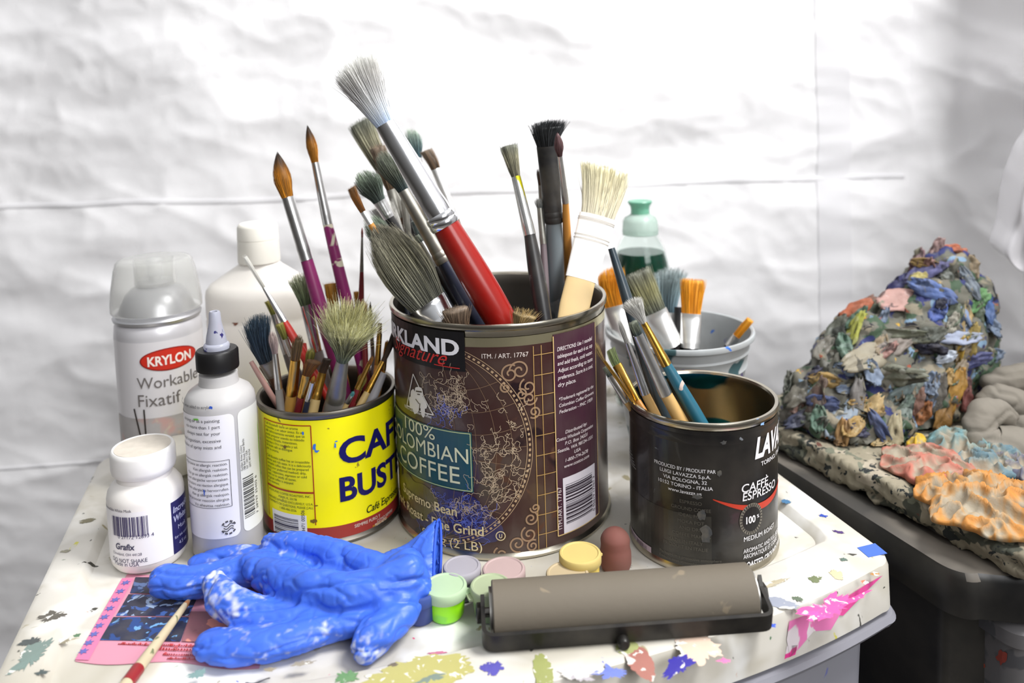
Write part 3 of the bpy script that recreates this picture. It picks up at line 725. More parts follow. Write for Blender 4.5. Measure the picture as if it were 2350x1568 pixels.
g = lines(l_, ['MADE IN ITALY', 'PRODUIT EN ITALIE'], 1572, 1246, 0.0022, 0.0036, 0.03, 0.0006, 'c') + lines(l_, ['Packaged in a protective atmosphere', 'Emballé sous atmosphère protectrice', 'Vacuum packed'], 1582, 1284, 0.0018, 0.0030, 0.045, 0.0006, 'c') + lines(l_, ['ESPRESSO', 'GROUND COFFEE', 'IDEAL FOR', 'MOKA POT', 'AND DRIP', 'COFFEE MAKERS'], 1585, 1157, 0.0022, 0.0042, 0.024, 0.0006, 'c')
on(ll, 'lettering', g, dim)
# grey lower panel, red wave and round badge
q0, z1 = lp(1465, 1128); q1 = lp(1632, 1140)[0]
mk('lower_panel', l_.rect((q0 - 0.02, T + 0.0045), (q1, z1 - 0.001), 0.0003), mat('charcoal_panel', (46, 45, 42), 0.3, nscale=30, namt=0.35), ll, smooth=False)
w0 = lp(1636, 1146); w1 = lp(1700, 1172); w2 = lp(1783, 1158)
pts = []
for k in range(41):
    t = k / 40; q = w0[0] + (w2[0] + 0.012 - w0[0]) * t
    pts.append((q, w0[1] - 0.0090 * math.sin(math.pi * min(1, t * 1.15) * 0.86)))
vs = []; fs = []
for k, (q, z) in enumerate(pts):
    t = k / 40; wd = 0.0003 + 0.0018 * math.sin(math.pi * min(1, t * 1.0)); vs += [l_.at(q, z + wd, 0.0005), l_.at(q, z - wd, 0.0005)]
for k in range(40): fs.append((2 * k, 2 * k + 1, 2 * k + 3, 2 * k + 2))
mk('red_wave', (vs, fs), ink(196, 62, 40), ll, smooth=False, label='red wave stripe')
bq, bz = lp(1724, 1190)
bd = mk('badge', blob_g := l_.flat(([(bq + 0.0088 * math.cos(R(a)), bz + 0.0100 * math.sin(R(a))) for a in range(0, 360, 12)], [tuple(range(30))]), 0.0006), ink(130, 124, 112), ll, smooth=False, label='round medal badge')
mk('badge_disc', l_.flat(([(bq + 0.0068 * math.cos(R(a)), bz + 0.0078 * math.sin(R(a))) for a in range(0, 360, 12)], [tuple(range(30))]), 0.0008), ink(18, 17, 18), bd, smooth=False)
gs = []
for k in range(30):
    a = R(12 * k); gs.append(l_.line([(bq + 0.0070 * math.cos(a), bz + 0.0080 * math.sin(a)), (bq + 0.0086 * math.cos(a), bz + 0.0098 * math.sin(a))], 0.0007, 0.0008))
on(bd, 'badge_teeth', gs, ink(45, 42, 40))
on(bd, 'numerals', [l_.text('100', bq - 0.001, bz - 0.0022, 0.0045, 0.0010, 0.85, 0.03, 0, 0, 'c'), l_.text('%', bq + 0.0046, bz - 0.0002, 0.0022, 0.0010, 0.9, 0.02, 0, 0, 'c')], white)
qa, zA = lp(1457, 1240); qb = lp(1496, 1258)[0]
bp = mk('barcode', l_.rect((qb - 0.028, T + 0.0045), (qb, lp(1496, 1256)[1]), 0.0006), ink(196, 178, 190), ll, smooth=False, label='pinkish barcode block')
on(bp, 'bars', [barcode(l_, (qb - 0.027, T + 0.005), (qb - 0.004, lp(1496, 1256)[1] - 0.001), 0.0008, False, 9, 16)], ink(120, 100, 112))
on(ll, 'paint_fleck', [chip(ll, l_, 1748, 972, 4, 2.6, 0, 1), chip(ll, l_, 1737, 962, 2.4, 1.4, 0, 2)], ink(150, 190, 240))
on(ll, 'paint_fleck', [chip(ll, l_, 1612, 1180, 6, 9, 0, 4), chip(ll, l_, 1620, 1225, 8, 11, 0, 5), chip(ll, l_, 1650, 1085, 3, 5, 0, 6), chip(ll, l_, 1600, 1140, 9, 4, 0, 7), chip(ll, l_, 1660, 1015, 4, 3, 0, 8)], mat('scuff_white', (66, 68, 70), 0.6, nscale=200, namt=0.7))
gs = []
for k in range(6): gs.append(l_.line(segs(lp(1440 + 2 * k, 1022 + 8 * k), lp(1451 + 2 * k, 1037 + 8 * k), 3), 0.0006, 0.0005))
on(ll, 'paint_fleck', gs, ink(150, 150, 150))

# ================================================================ bottles and jars
def zf(px, py, Y): return aty(px, py, Y).z - T
wplast = mat('white_bottle_plastic', (236, 232, 228), 0.38, nscale=14, namt=0.07, sss=0.1)
# ---- spray can
Y = 0.620; p = aty(367, 800, Y); sx, sy = p.x, Y; c = Vector((sx, sy, T + EP)); Rr = 0.0325
zs = zf(367, 745, Y - Rr); SC = thing('spray_can', 'white spray can of fixative with a clear plastic cap', 'spray can', c)
silver = mat('silver_paint', (198, 198, 202), 0.32, 0.75, nscale=10, namt=0.08)
body_m = mat('spray_body_white', (214, 212, 216), 0.3, 0.25, nscale=8, namt=0.06)
mk('body', lathe([(Rr - 0.003, 0.002), (Rr - 0.001, 0), (Rr, 0.001), (Rr, 0.003), (Rr - 0.0006, 0.005), (Rr - 0.0006, zs - 0.012), (Rr - 0.0012, zs - 0.006), (Rr - 0.004, zs - 0.002)], c, 72), body_m, SC.t if hasattr(SC, 't') else SC)
mk('shoulder_ring', lathe([(Rr - 0.003, zs - 0.003), (Rr - 0.0008, zs - 0.0022), (Rr - 0.0002, zs), (Rr - 0.0015, zs + 0.002), (Rr - 0.0045, zs + 0.0035), (Rr - 0.007, zs + 0.010), (Rr - 0.010, zs + 0.016), (Rr - 0.015, zs + 0.021), (Rr - 0.0185, zs + 0.0225), (Rr - 0.0185, zs + 0.0255), (Rr - 0.021, zs + 0.027)], c, 72), silver, SC, label='silver domed shoulder under the cap')
mk('nozzle', lathe([(0.0045, zs + 0.026), (0.0045, zs + 0.030), (0.0062, zs + 0.031), (0.0062, zs + 0.040), (0.0050, zs + 0.0425), (0.002, zs + 0.043)], c, 32), mat('nozzle_white', (225, 225, 228), 0.4), SC)
zt = zf(367, 592, Y)
clear = mat('clear_cap', (235, 238, 240), 0.08, trans=0.92, ior=1.25, namt=0)
frost = mat('frosted_cap', (244, 244, 242), 0.24, trans=0.84, ior=1.10)
ro, ri = [], []
prof = [(Rr + 0.0006, zs + 0.0045), (Rr + 0.0006, zs + 0.010), (Rr - 0.0008, zs + 0.022), (Rr - 0.0032, zt - 0.008), (Rr - 0.0048, zt - 0.0025), (Rr - 0.0068, zt - 0.0004), (Rr - 0.010, zt + 0.0004), (0.0, zt + 0.0008)]
inn = [(0.0, zt - 0.0006), (Rr - 0.0102, zt - 0.0010), (Rr - 0.0076, zt - 0.0018), (Rr - 0.0060, zt - 0.0036), (Rr - 0.0044, zt - 0.0085), (Rr - 0.0020, zs + 0.022), (Rr - 0.0006, zs + 0.010), (Rr - 0.0006, zs + 0.0045), (Rr + 0.0006, zs + 0.0045)]
cap_ = mk('cap', lathe(prof + inn, c, 72, cap=False), frost, SC, label='clear frosted plastic cap')
mk('inner_ring', lathe([(0.0150, zt - 0.0012), (0.0150, zt - 0.020), (0.0142, zt - 0.020), (0.0142, zt - 0.0012)], c, 48, cap=False), frost, cap_)
y_ = Cyl(c, Rr - 0.0006)
lab = mk('label', y_.rect((-0.09, T + 0.006), (0.09, T + zs - 0.014), 0.0001), mat('pearl_label', (226, 223, 226), 0.3, 0.1, nscale=6, namt=0.05), SC, label='pearly white printed label')
q, z = y_.hit(391, 823); q1 = y_.hit(447, 815)[0]; ra = 0.0215; rb = 0.0086
def ell(cyl, q, z, a, b, e, n=40): return cyl.flat(([(q + a * math.cos(2 * math.pi * k / n), z + b * math.sin(2 * math.pi * k / n)) for k in range(n)], [tuple(range(n))]), e)
lo = mk('logo_rim', ell(y_, q, z, ra, rb, 0.0004), ink(150, 30, 22), lab, smooth=False, label='red oval emblem')
lo2 = mk('logo_oval', ell(y_, q, z, ra - 0.001, rb - 0.0009, 0.0006), ink(200, 46, 30), lab, smooth=False)
on(lab, 'lettering', [y_.text('KRYLON', q, z - 0.0036, 0.0072, 0.0009, 0.0315 / (text_w('KRYLON', 0.03) * 0.0072), 0.03, 0, 0, 'c')], ink(245, 232, 225))
g = []
q, z = y_.hit(316, 893); z2 = y_.hit(318, 866)[1]; g.append(y_.text('Workable', q, z, z2 - z, 0.0005, 0.92))
q, z = y_.hit(319, 934); z2 = y_.hit(320, 905)[1]; g.append(y_.text('Fixatif', q, z, z2 - z, 0.0005, 0.95))
on(lab, 'lettering', g, ink(112, 106, 104))
q, z = y_.hit(443, 950); on(lab, 'lettering', [y_.text(s_, q, z - i * 0.0036, 0.0022, 0.0005) for i, s_ in enumerate(['Protects artwork', 'Easy to rework', 'Low odour', 'Acid free'])], ink(70, 66, 66))
qa, za = y_.hit(284, 955); qb = y_.hit(440, 950)[0]
pic = mk('picture_strip', y_.rect((qa - 0.01, za - 0.040), (qb + 0.02, za), 0.0004), mat('studio_picture', (182, 178, 178), 0.4, nscale=50, namt=0.3, spots=[((196, 160, 154), 45, 0.58, 2.0, 0.08), ((204, 200, 176), 40, 0.58, 6.0, 0.08), ((120, 130, 150), 40, 0.60, 11.0, 0.06)]), lab, smooth=False)
on(pic, 'drawn_brush', [y_.line(segs(y_.hit(309, 938), y_.hit(324, 1002), 8), 0.0013, 0.0006), y_.line(segs(y_.hit(331, 940), y_.hit(336, 1002), 8), 0.0012, 0.0006)], ink(55, 48, 44))
# ---- big white paint bottle (oval in plan)
Y = 0.655; p = aty(598, 650, Y); c = Vector((p.x, Y, T + EP)); hw = 0.0452
WB = thing('paint_bottle', 'large white plastic bottle with a white screw cap, behind the yellow tin', 'bottle', c)
def oval(prof, c, sx=1.0, sy=0.62, seg=64):
    vs, fs = lathe(prof, (0, 0, 0), seg); return [Vector((v.x * sx, v.y * (sy + (1 - sy) * max(0, min(1, (0.022 - math.hypot(v.x, v.y)) / 0.008))), v.z)) + c for v in vs], fs
zc = zf(598, 600, Y); zs = zf(472, 662, Y); z2 = zf(520, 742, Y - 0.02)
prof = [(hw - 0.006, 0), (hw - 0.002, 0.001), (hw, 0.005), (hw, z2 - 0.002), (hw - 0.0008, z2), (hw, z2 + 0.002), (hw, zs - 0.006), (hw - 0.001, zs - 0.001), (hw - 0.005, zs + 0.004), (0.0185, zc - 0.003), (0.0160, zc - 0.001), (0.0155, zc + 0.006)]
mk('body', oval(prof, c), mat('stained_white_bottle', (240, 235, 228), 0.4, nscale=18, namt=0.10, sss=0.1, spots=[((120, 70, 50), 60, 0.735, 3.0)]), WB)
ct = zf(598, 512, Y)
mk('cap', lathe([(0.0150, zc), (0.0166, zc), (0.0168, zc + 0.001), (0.0163, ct - 0.0135), (0.0160, ct - 0.0132), (0.0164, ct - 0.0128), (0.0160, ct - 0.003), (0.0150, ct - 0.0008), (0.0135, ct), (0.012, ct - 0.0005), (0.0, ct - 0.0003)], c, 56), mat('cap_white', (240, 236, 226), 0.45, nscale=60, namt=0.05), WB)
# ---- acrylic medium squeeze bottle
Y = 0.522; Rg = 0.0226; p = aty(515, 1080, Y); c = Vector((p.x, Y, T + EP))
GB = thing('squeeze_bottle', 'cloudy squeeze bottle with a black collar and pointed nozzle', 'bottle', c)
zsh = zf(501, 893, Y)
milky = mat('cloudy_bottle', (186, 184, 184), 0.4, trans=0.0, sss=0.3, nscale=12, namt=0.05)
zn = zf(498, 850, Y - 0.006)
prof = [(Rg - 0.004, 0), (Rg - 0.001, 0.0008), (Rg, 0.003), (Rg, zsh - 0.008), (Rg - 0.0006, zsh - 0.004), (Rg - 0.003, zsh), (Rg - 0.007, zsh + 0.0028), (0.0128, zsh + 0.0045), (0.0122, zsh + 0.008), (0.0122, zsh + 0.011)]
mk('body', lathe(prof, c, 72), milky, GB)
k0 = zf(498, 845, Y); k1 = zf(498, 800, Y)
vs, fs = lathe([(0.0120, k0), (0.0131, k0), (0.0133, k0 + 0.001), (0.0133, k1 - 0.0016), (0.0124, k1 - 0.0002), (0.0085, k1), (0.0082, k1 - 0.0006)], c, 120)
vs = [v + (Vector((v.x - c.x, v.y - c.y, 0)).normalized() * (0.00022 if (i % 120) % 2 else 0) if 120 * 1 < i < 120 * 5 else Vector((0, 0, 0))) for i, v in enumerate(vs)]
mk('collar', (vs, fs), mat('black_collar', (22, 21, 22), 0.4, namt=0), GB, label='black ribbed screw collar')
nz = zf(492, 715, Y)
noz = mat('hazy_nozzle', (196, 198, 212), 0.2, trans=0.45, ior=1.3, spots=[((50, 50, 120), 90, 0.62, 4.0)])
mk('nozzle', lathe([(0.0080, k1 - 0.0004), (0.0084, k1 + 0.002), (0.0078, k1 + 0.0034), (0.0068, k1 + 0.004), (0.0060, k1 + 0.009), (0.0048, k1 + (nz - k1) * 0.55), (0.0040, k1 + (nz - k1) * 0.72), (0.0036, nz - 0.001), (0.0030, nz), (0.0018, nz - 0.0002), (0.0018, nz - 0.004)], c, 40), noz, GB, label='hazy pointed nozzle, smeared with blue paint')
y_ = Cyl(c, Rg)
lw = ink(232, 230, 234)
qa, z1 = y_.hit(533, 905); q0 = -0.034; z0 = y_.hit(540, 1228)[1]
z1 = min(y_.hit(500, 904)[1], T + zsh - 0.0095); z0 = y_.hit(520, 1235)[1]
A = mk('label', y_.rect((q0, z0), (qa, z1), 0.00025, 0.004), lw, GB, smooth=True, label='white text label with rounded corners')
qb = y_.hit(541, 905)[0]
Bb = mk('label', y_.rect((qb, z0), (qb + 0.03, z1), 0.00025, 0.004), mat('label_green_edge', (230, 230, 226), 0.4, nscale=20, namt=0.05), GB, smooth=True, label='narrow white label with a barcode')
def rl(ls, px, py, h, pitch, align='r', maxw=0.034):
    q, z = y_.hit(px, py); out = []
    for i, s_ in enumerate(ls):
        if s_: out.append(y_.text(s_, q, z - i * pitch, h, 0.0006, min(1, maxw / (text_w(s_) * h)), 0, 0, 0, align))
    return out
g = rl(['can be thinned when added to acrylic'], 482, 938, 0.0022, 0, 'r') + rl(['strong or as a painting', 'no more than 1 part', 'always test for your'], 504, 968, 0.0022, 0.0042) + rl(['Avoid ingestion, excessive', 'inhalation of spray mists and'], 507, 1014, 0.0022, 0.0042)
g += rl(['May cause an allergic reaction.', 'Kan allergisk reaktion.', 'Kan ge en allergisk reaktion.', 'Kan een allergische veroorzaken.', 'Peut produire une réaction allergique.', 'Kann allergische hervorrufen.', 'Kan gi allergisk reaksjon.', 'Puede provocar reacción alérgica.', 'Voi aiheuttaa reaktion.'], 522, 1066, 0.0019, 0.00335)
on(A, 'lettering', g, ink(66, 64, 66))
q1, zz1 = y_.hit(526, 1054); zz0 = y_.hit(533, 1160)[1]
on(A, 'frame_line', [y_.line(segs((q1 - 0.036, zz1), (q1, zz1), 20), 0.0003, 0.0006), y_.line(segs((q1, zz1), (q1, zz0), 4), 0.0003, 0.0006), y_.line(segs((q1 - 0.036, zz0), (q1, zz0), 20), 0.0003, 0.0006)], ink(66, 64, 66))
q, z = y_.hit(525, 1210); sg = []
for k in range(10):
    a0 = 20 + 36 * k
    if k in (4, 9): continue
    sg.append(y_.line([(q + 0.0042 * math.cos(R(a0 + t)), z + 0.0042 * math.sin(R(a0 + t))) for t in (0, 8, 16, 24)], 0.0011, 0.0006))
sg += [y_.line([(q - 0.003 + 0.0006 * t, z + 0.0012 + o - 0.0009 * math.sin(t * 0.62)) for t in range(11)], 0.0006, 0.0006) for o in (0.0006, -0.0012, -0.0028)]
on(A, 'round_seal', sg, ink(84, 82, 84))
on(A, 'paint_fleck', [chip(A, y_, 484, 935, 3, 2.2, 0, 3, 0.0007), chip(A, y_, 470, 1130, 1.2, 4, 0, 5, 0.0007)], ink(50, 90, 190)); on(A, 'paint_fleck', [chip(A, y_, 452, 962, 5, 1.6, 0, 4, 0.0007)], ink(110, 190, 70))
q, z = y_.hit(556, 1080)
gs = []
for i in range(4):
    gs.append(y_.text(['Golden Artist Colors', '188 Bell Road, New Berlin', 'NY 13411 USA', '(607) 847-6154'][i], y_.hit(553 + 6 * i, 1010)[0], y_.hit(560, 1078)[1], 0.0016, 0.0006, 0.9, 0, 0, 90))
on(Bb, 'lettering', gs, ink(74, 72, 74))
qz, zz1 = y_.hit(556, 1098); zz0 = y_.hit(562, 1190)[1]; qz2 = y_.hit(580, 1100)[0]
on(Bb, 'bars', [barcode(y_, (qz, zz0), (qz2, zz1), 0.0006, True, 4, 22)], ink(60, 60, 64))
on(Bb, 'numerals', [y_.text('7 38797 35402 6', qz2 + 0.0035, zz0 - 0.001, 0.0022, 0.0006, 1.25, 0, 0, 90)], ink(74, 72, 74))
on(Bb, 'green_edge', [blob(y_, y_.hit(590, 1060)[0] + 0.0062, (z0 + z1) / 2, 0.0016, (z1 - z0) * 0.40, 0.0004, 4, 0.3)], ink(150, 205, 50))
# ---- small white jar with the lid, standing between bottles
Y = 0.575; p = aty(408, 1100, Y); c = Vector((p.x, Y, T + EP)); zl = zf(408, 1022, Y)
JR = thing('jar', 'squat grey jar with a dusty white lid, behind the small white bottle', 'jar', c)
mk('body', lathe([(0.0155, 0), (0.0175, 0.0006), (0.0182, 0.003), (0.0182, zl - 0.020), (0.0170, zl - 0.017), (0.0170, zl - 0.010)], c, 56), mat('grey_jar', (150, 148, 142), 0.5, nscale=30, namt=0.25), JR)
mk('lid', lathe([(0.0178, zl - 0.0155), (0.0200, zl - 0.0155), (0.0203, zl - 0.0145), (0.0203, zl - 0.002), (0.0196, zl - 0.0004), (0.0180, zl), (0, zl - 0.0003)], c, 56), mat('dusty_lid', (205, 202, 192), 0.6, nscale=40, namt=0.15), JR)
# ---- small white ink bottle
Y = 0.5115; Rg = 0.0234; p = aty(339, 1190, Y); c = Vector((p.x, Y, T + 0.0008))
PB = thing('ink_bottle', 'small white plastic bottle with a broad white lid and a navy label edge', 'bottle', c)
z1 = zf(338, 1118, Y); z2 = zf(338, 1076, Y)
prof = [(Rg - 0.006, 0), (Rg - 0.0022, 0.0012), (Rg - 0.0005, 0.004), (Rg, 0.008), (Rg, z1 - 0.003), (Rg - 0.0008, z1 + 0.001), (Rg - 0.0035, z1 + 0.005), (Rg - 0.0065, z1 + 0.0078), (0.0170, z2 - 0.002), (0.0170, z2 + 0.004)]
mk('body', lathe(prof, c, 72), wplast, PB)
t0 = zf(338, 1024, Y)
mk('lid', lathe([(0.0165, z2 - 0.0012), (0.0178, z2 - 0.0012), (0.0192, z2 + 0.0004), (0.0198, z2 + 0.003), (0.0198, t0 - 0.003), (0.0192, t0 - 0.0008), (0.0182, t0), (0.0176, t0 - 0.0003), (0.0172, t0 - 0.0006), (0.0, t0 - 0.0006)], c, 72), mat('lid_white', (238, 236, 234), 0.4, nscale=70, namt=0.08), PB)
mk('lid_top', lathe([(0.0171, t0 - 0.0005), (0.0171, t0 - 0.00035), (0.0, t0 - 0.0003)], c, 64), mat('dust_on_lid', (206, 198, 186), 0.8, nscale=120, namt=0.2), PB, label='dusty beige lid top')
y_ = Cyl(c, Rg)
lab = mk('label', y_.rect((-0.05, T + 0.008), (0.05, T + z1 - 0.005), 0.00015), mat('label_white', (240, 238, 240), 0.35), PB, label='white printed label')
qa, za = y_.hit(400, 1290); qb, zb = y_.hit(402, 1150)
z0_, z1_ = y_.hit(400, 1272)[1], y_.hit(402, 1148)[1]
nb = mk('navy_block', y_.rect((qa, z0_), (qa + 0.03, z1_), 0.0004), ink(40, 38, 92), lab, smooth=False, label='navy blue title block')
on(nb, 'lettering', [y_.text(s_, qa + 0.0012, z1_ - 0.0075 - i * d_, h_, 0.0006, 0.9, 0.02, 0.15) for i, (s_, h_, d_) in enumerate([('Incredible', 0.0042, 0.0062), ('White', 0.0042, 0.0062)])] + [y_.text('Mask', qa + 0.0045, z1_ - 0.0195, 0.003, 0.0006), y_.text('for ink and paint', qa + 0.0012, z1_ - 0.0250, 0.0020, 0.0006), y_.text('4.5 oz', qa + 0.0045, z1_ - 0.0300, 0.0024, 0.0006)], ink(190, 192, 220))
qa, za = y_.hit(254, 1215); qb, zb = y_.hit(338, 1182); zc_ = y_.hit(336, 1228)[1]
qa = y_.hit(260, 1200)[0]
on(lab, 'bars', [barcode(y_, (qa, zc_), (qb, zb), 0.0005, False, 8, 26)], ink(66, 60, 98))
on(lab, 'numerals', [y_.text('0 21172 12693 4', qb + 0.003, zc_ - 0.0014, 0.0024, 0.0005, 1, 0, 0, 0, 'r')], ink(66, 60, 98))
q, z = y_.hit(302, 1176); g = [y_.text('Incredible White Mask', q, z, 0.0019, 0.0005, 0.9, 0, 0, 0, 'r')]
q, z = y_.hit(268, 1258); g.append(y_.text('Grafix', q, z, 0.0040, 0.0005, 0.95, 0.025, 0.1))
q, z = y_.hit(326, 1274); g.append(y_.text('Cleveland, OH 44128', q, z, 0.0018, 0.0005, 0.95, 0, 0, 0, 'r'))
q, z = y_.hit(339, 1288); g.append(y_.text('DO NOT SHAKE', q, z, 0.0027, 0.0005, 0.9, 0, 0, 0, 'r'))
q, z = y_.hit(320, 1299); g.append(y_.text('Made in USA', q, z, 0.0027, 0.0005, 0.9, 0, 0, 0, 'r'))
on(lab, 'lettering', g, ink(58, 54, 84))
# ---- green dish soap bottle
Y = 0.735; p = aty(1470, 560, Y); c = Vector((p.x, Y, T + RH + EP))
DS = thing('soap_bottle', 'clear dish soap bottle half full of dark green liquid, with a pale green spout', 'bottle', c)
def zz(py): return zf(1470, py, Y) - RH
prof = [(0.022, 0), (0.0255, 0.002), (0.0265, 0.008), (0.0270, zz(680)), (0.0268, zz(620)), (0.0255, zz(600)), (0.0225, zz(572)), (0.0185, zz(552)), (0.0165, zz(543)), (0.0163, zz(536))]
inn = [(r - 0.0014, z + (0.0014 if z < 0.01 else 0)) for r, z in prof][::-1]
mk('bottle_body', lathe(prof + inn, c, 56, cap=False), mat('clear_soap_plastic', (244, 250, 247), 0.03, trans=1.0, ior=1.15), DS)
mk('soap', lathe([(0.0, 0.0016), (0.022, 0.0018), (0.0246, 0.008), (0.0254, zz(680)), (0.0251, zz(620)), (0.0238, zz(600)), (0.0212, zz(578)), (0.0, zz(578))], c, 56), mat('green_soap', (8, 54, 40), 0.1, nscale=0), DS, label='dark green washing-up liquid')
gr = mat('soap_cap', (206, 226, 216), 0.25, trans=0.6, ior=1.3); gt = mat('spout_green', (130, 196, 168), 0.3, trans=0.4)
mk('cap', lathe([(0.0155, zz(538)), (0.0164, zz(536)), (0.0166, zz(530)), (0.0158, zz(508)), (0.0142, zz(499)), (0.0095, zz(492)), (0.0085, zz(490))], c, 48), gr, DS, label='pale cloudy green screw cap')
mk('spout', lathe([(0.0088, zz(494)), (0.0084, zz(482)), (0.0088, zz(474)), (0.0110, zz(466)), (0.0112, zz(463)), (0.0105, zz(461)), (0.006, zz(461.5)), (0.0045, zz(463)), (0, zz(463))], c, 40), gt, DS, label='pale green push-pull spout')
# ---- grey plastic tub with wide brushes
Y = 0.645; p = aty(1558, 752, Y); tz = p.z - T - RH - EP; c = Vector((p.x, Y, T + RH + EP)); TR = 0.0600
TB = thing('plastic_tub', 'ribbed grey plastic tub smeared with purple paint, holding wide flat brushes', 'tub', c)
TUBC, TUBH = c, tz
rb = TR - 0.019
def tr(z): return rb + (TR - 0.003 - rb) * z / tz
prof = [(rb - 0.004, 0), (rb - 0.001, 0.0006), (rb, 0.003)]
for z in (0.02, 0.04, 0.06): prof += [(tr(z * tz / 0.11), z * tz / 0.11)]
for zz_ in (tz - 0.027, tz - 0.014): prof += [(tr(zz_) - 0.0002, zz_ - 0.0016), (tr(zz_) + 0.0011, zz_), (tr(zz_) + 0.0003, zz_ + 0.0016)]
prof += [(TR - 0.0032, tz - 0.005), (TR - 0.0004, tz - 0.0042), (TR, tz - 0.002), (TR - 0.0006, tz - 0.0004), (TR - 0.0018, tz), (TR - 0.0034, tz - 0.0008)]
prof += [(tr(tz - 0.008) - 0.0012, tz - 0.008), (tr(tz - 0.014) - 0.0004, tz - 0.014), (tr(tz - 0.02) - 0.0012, tz - 0.02), (tr(tz - 0.028) - 0.0004, tz - 0.028), (tr(tz - 0.034) - 0.0012, tz - 0.034), (rb - 0.0012, 0.004), (0, 0.0022)]
mk('wall', lathe(prof, c, 80), mat('grey_tub_plastic', (168, 172, 174), 0.45, nscale=26, namt=0.4, sss=0.1, spots=[((96, 80, 150), 34, 0.63, 4.0), ((60, 110, 190), 60, 0.68, 9.0), ((58, 84, 88), 22, 0.61, 14.0)]), TB)

# ================================================================ paint pots
def pot(px, py, w_, zl, pot_col, lid_col, label, tab=60, body_full=None, lid_spots=()):
    p = atz(px, py, zl); Rp = w_ / 2 * p.y / F; c = Vector((p.x, p.y, T + EP))
    t = thing('paint_pot', label, 'paint pot', c, 'small lidded paint pots')
    k = 'pot_%d_%d_%d' % pot_col
    b = Rp * 0.92
    mk('pot', lathe([(b - 0.004, 0), (b - 0.0022, 0.0004), (b - 0.0012, 0.002), (b - 0.0004, 0.009), (b - 0.0002, zl - 0.0045)], c, 44), mat(k, pot_col, 0.3, nscale=60, namt=0.06, sss=0.15, spots=[(body_full, 24, 0.5, 2.0)] if body_full else ()), t)
    l = mk('lid', lathe([(b, zl - 0.0062), (Rp - 0.0004, zl - 0.0062), (Rp, zl - 0.0056), (Rp, zl - 0.0010), (Rp - 0.0006, zl - 0.0002), (Rp - 0.0016, zl), (Rp - 0.0022, zl - 0.0005), (0, zl - 0.0004)], c, 44), mat('lid_%d_%d_%d' % lid_col, lid_col, 0.65, nscale=50, namt=0.12, spots=list(lid_spots)), t)
    a = R(tab); d = Vector((math.cos(a), math.sin(a), 0)); s = Vector((-d.y, d.x, 0)); o = c + d * (Rp - 0.0006) + Vector((0, 0, zl - 0.0056))
    vs = []
    for dz in (0, 0.0012): vs += [o - s * 0.0034 + Vector((0, 0, dz)), o - s * 0.0026 + d * 0.0026 + Vector((0, 0, dz)), o + s * 0.0026 + d * 0.0026 + Vector((0, 0, dz)), o + s * 0.0034 + Vector((0, 0, dz))]
    mk('tab', (vs, [(3, 2, 1, 0), (4, 5, 6, 7), (0, 1, 5, 4), (1, 2, 6, 5), (2, 3, 7, 6), (3, 0, 4, 7)]), mat('lid_%d_%d_%d' % lid_col, lid_col, 0.65), l, smooth=False)
    return t
pot(1022, 1342, 104, 0.0185, (130, 214, 60), (172, 196, 160), 'bright green paint pot with a pale lid, beside the glove cuff', 0, (150, 230, 20))
pot(1126, 1342, 100, 0.0185, (150, 172, 140), (164, 176, 142), 'murky green glass-like paint pot behind the roller end', 200, (170, 176, 120), [((196, 190, 120), 60, 0.6, 3.0)])
pot(1060, 1298, 92, 0.0185, (140, 140, 160), (158, 154, 162), 'paint pot with a dusty lilac-grey lid', 250)
pot(1156, 1304, 104, 0.0175, (160, 90, 110), (176, 152, 150), 'paint pot with a dusty pink lid', 300, None, [((220, 190, 60), 90, 0.72, 3.0)])
pot(1302, 1315, 104, 0.0185, (190, 170, 130), (178, 160, 128), 'paint pot with a sandy tan lid, half hidden by the roller', 120)
pot(1331, 1268, 102, 0.0225, (224, 190, 50), (200, 178, 108), 'yellow paint pot crusted with paint, in front of the barcode', 30, (236, 206, 90))
pot(962, 1352, 92, 0.0180, (28, 50, 120), (52, 74, 140), 'dark blue paint pot tucked under the glove cuff', 200)
# ---- terracotta rubber peg
Y = 0.484; p = aty(1413, 1300, Y); zt = zf(1413, 1213, Y); c = Vector((p.x, Y, T + EP))
prof = [(0.0070, 0), (0.0088, 0.0008), (0.0098, 0.004), (0.0098, zt * 0.42), (0.0092, zt * 0.52), (0.0090, zt * 0.60)]
for k in range(1, 9):
    a = R(90 * k / 8); prof.append((0.0094 * math.cos(a) if k < 8 else 0, zt * 0.66 + (zt * 0.34) * math.sin(a)))
pg = mk('rubber_peg', lathe(prof, c, 40), mat('terracotta_rubber', (122, 74, 66), 0.75, nscale=50, namt=0.18), origin=c)
tag(pg, 'round-topped brown-pink rubber peg between the brown tin and the black tin', 'rubber peg')

# ================================================================ the ink roller
A, B_ = atz(1130, 1405, 0.0163), atz(1722, 1362, 0.0163); rr = 0.0158
ax = (B_ - A).normalized(); up = Vector((0, 0, 1)); fw = ax.cross(up).normalized(); fw = fw if fw.y < 0 else -fw
RL = thing('ink_roller', 'wide grey rubber ink roller in a black metal frame', 'roller', Vector(((A.x + B_.x) / 2, (A.y + B_.y) / 2, T)))
def ringz(p, r, n=1): return (p, fw * r, up * r)
rub = mat('grey_rubber', (104, 96, 84), 0.72, nscale=22, namt=0.3, bump=0.05, bscale=300, spots=[((128, 116, 98), 40, 0.66, 3.0)])
mk('rubber_sleeve', tube([ringz(A, rr - 0.0006), ringz(A + ax * 0.0006, rr)] + [ringz(A.lerp(B_, k / 12) , rr) for k in range(1, 12)] + [ringz(B_ - ax * 0.0006, rr), ringz(B_, rr - 0.0006)], 64), rub, RL, label='grey rubber sleeve with dusty marks')
blk = mat('black_frame', (24, 23, 23), 0.4, 0.3, nscale=60, namt=0.2, bump=0.03)
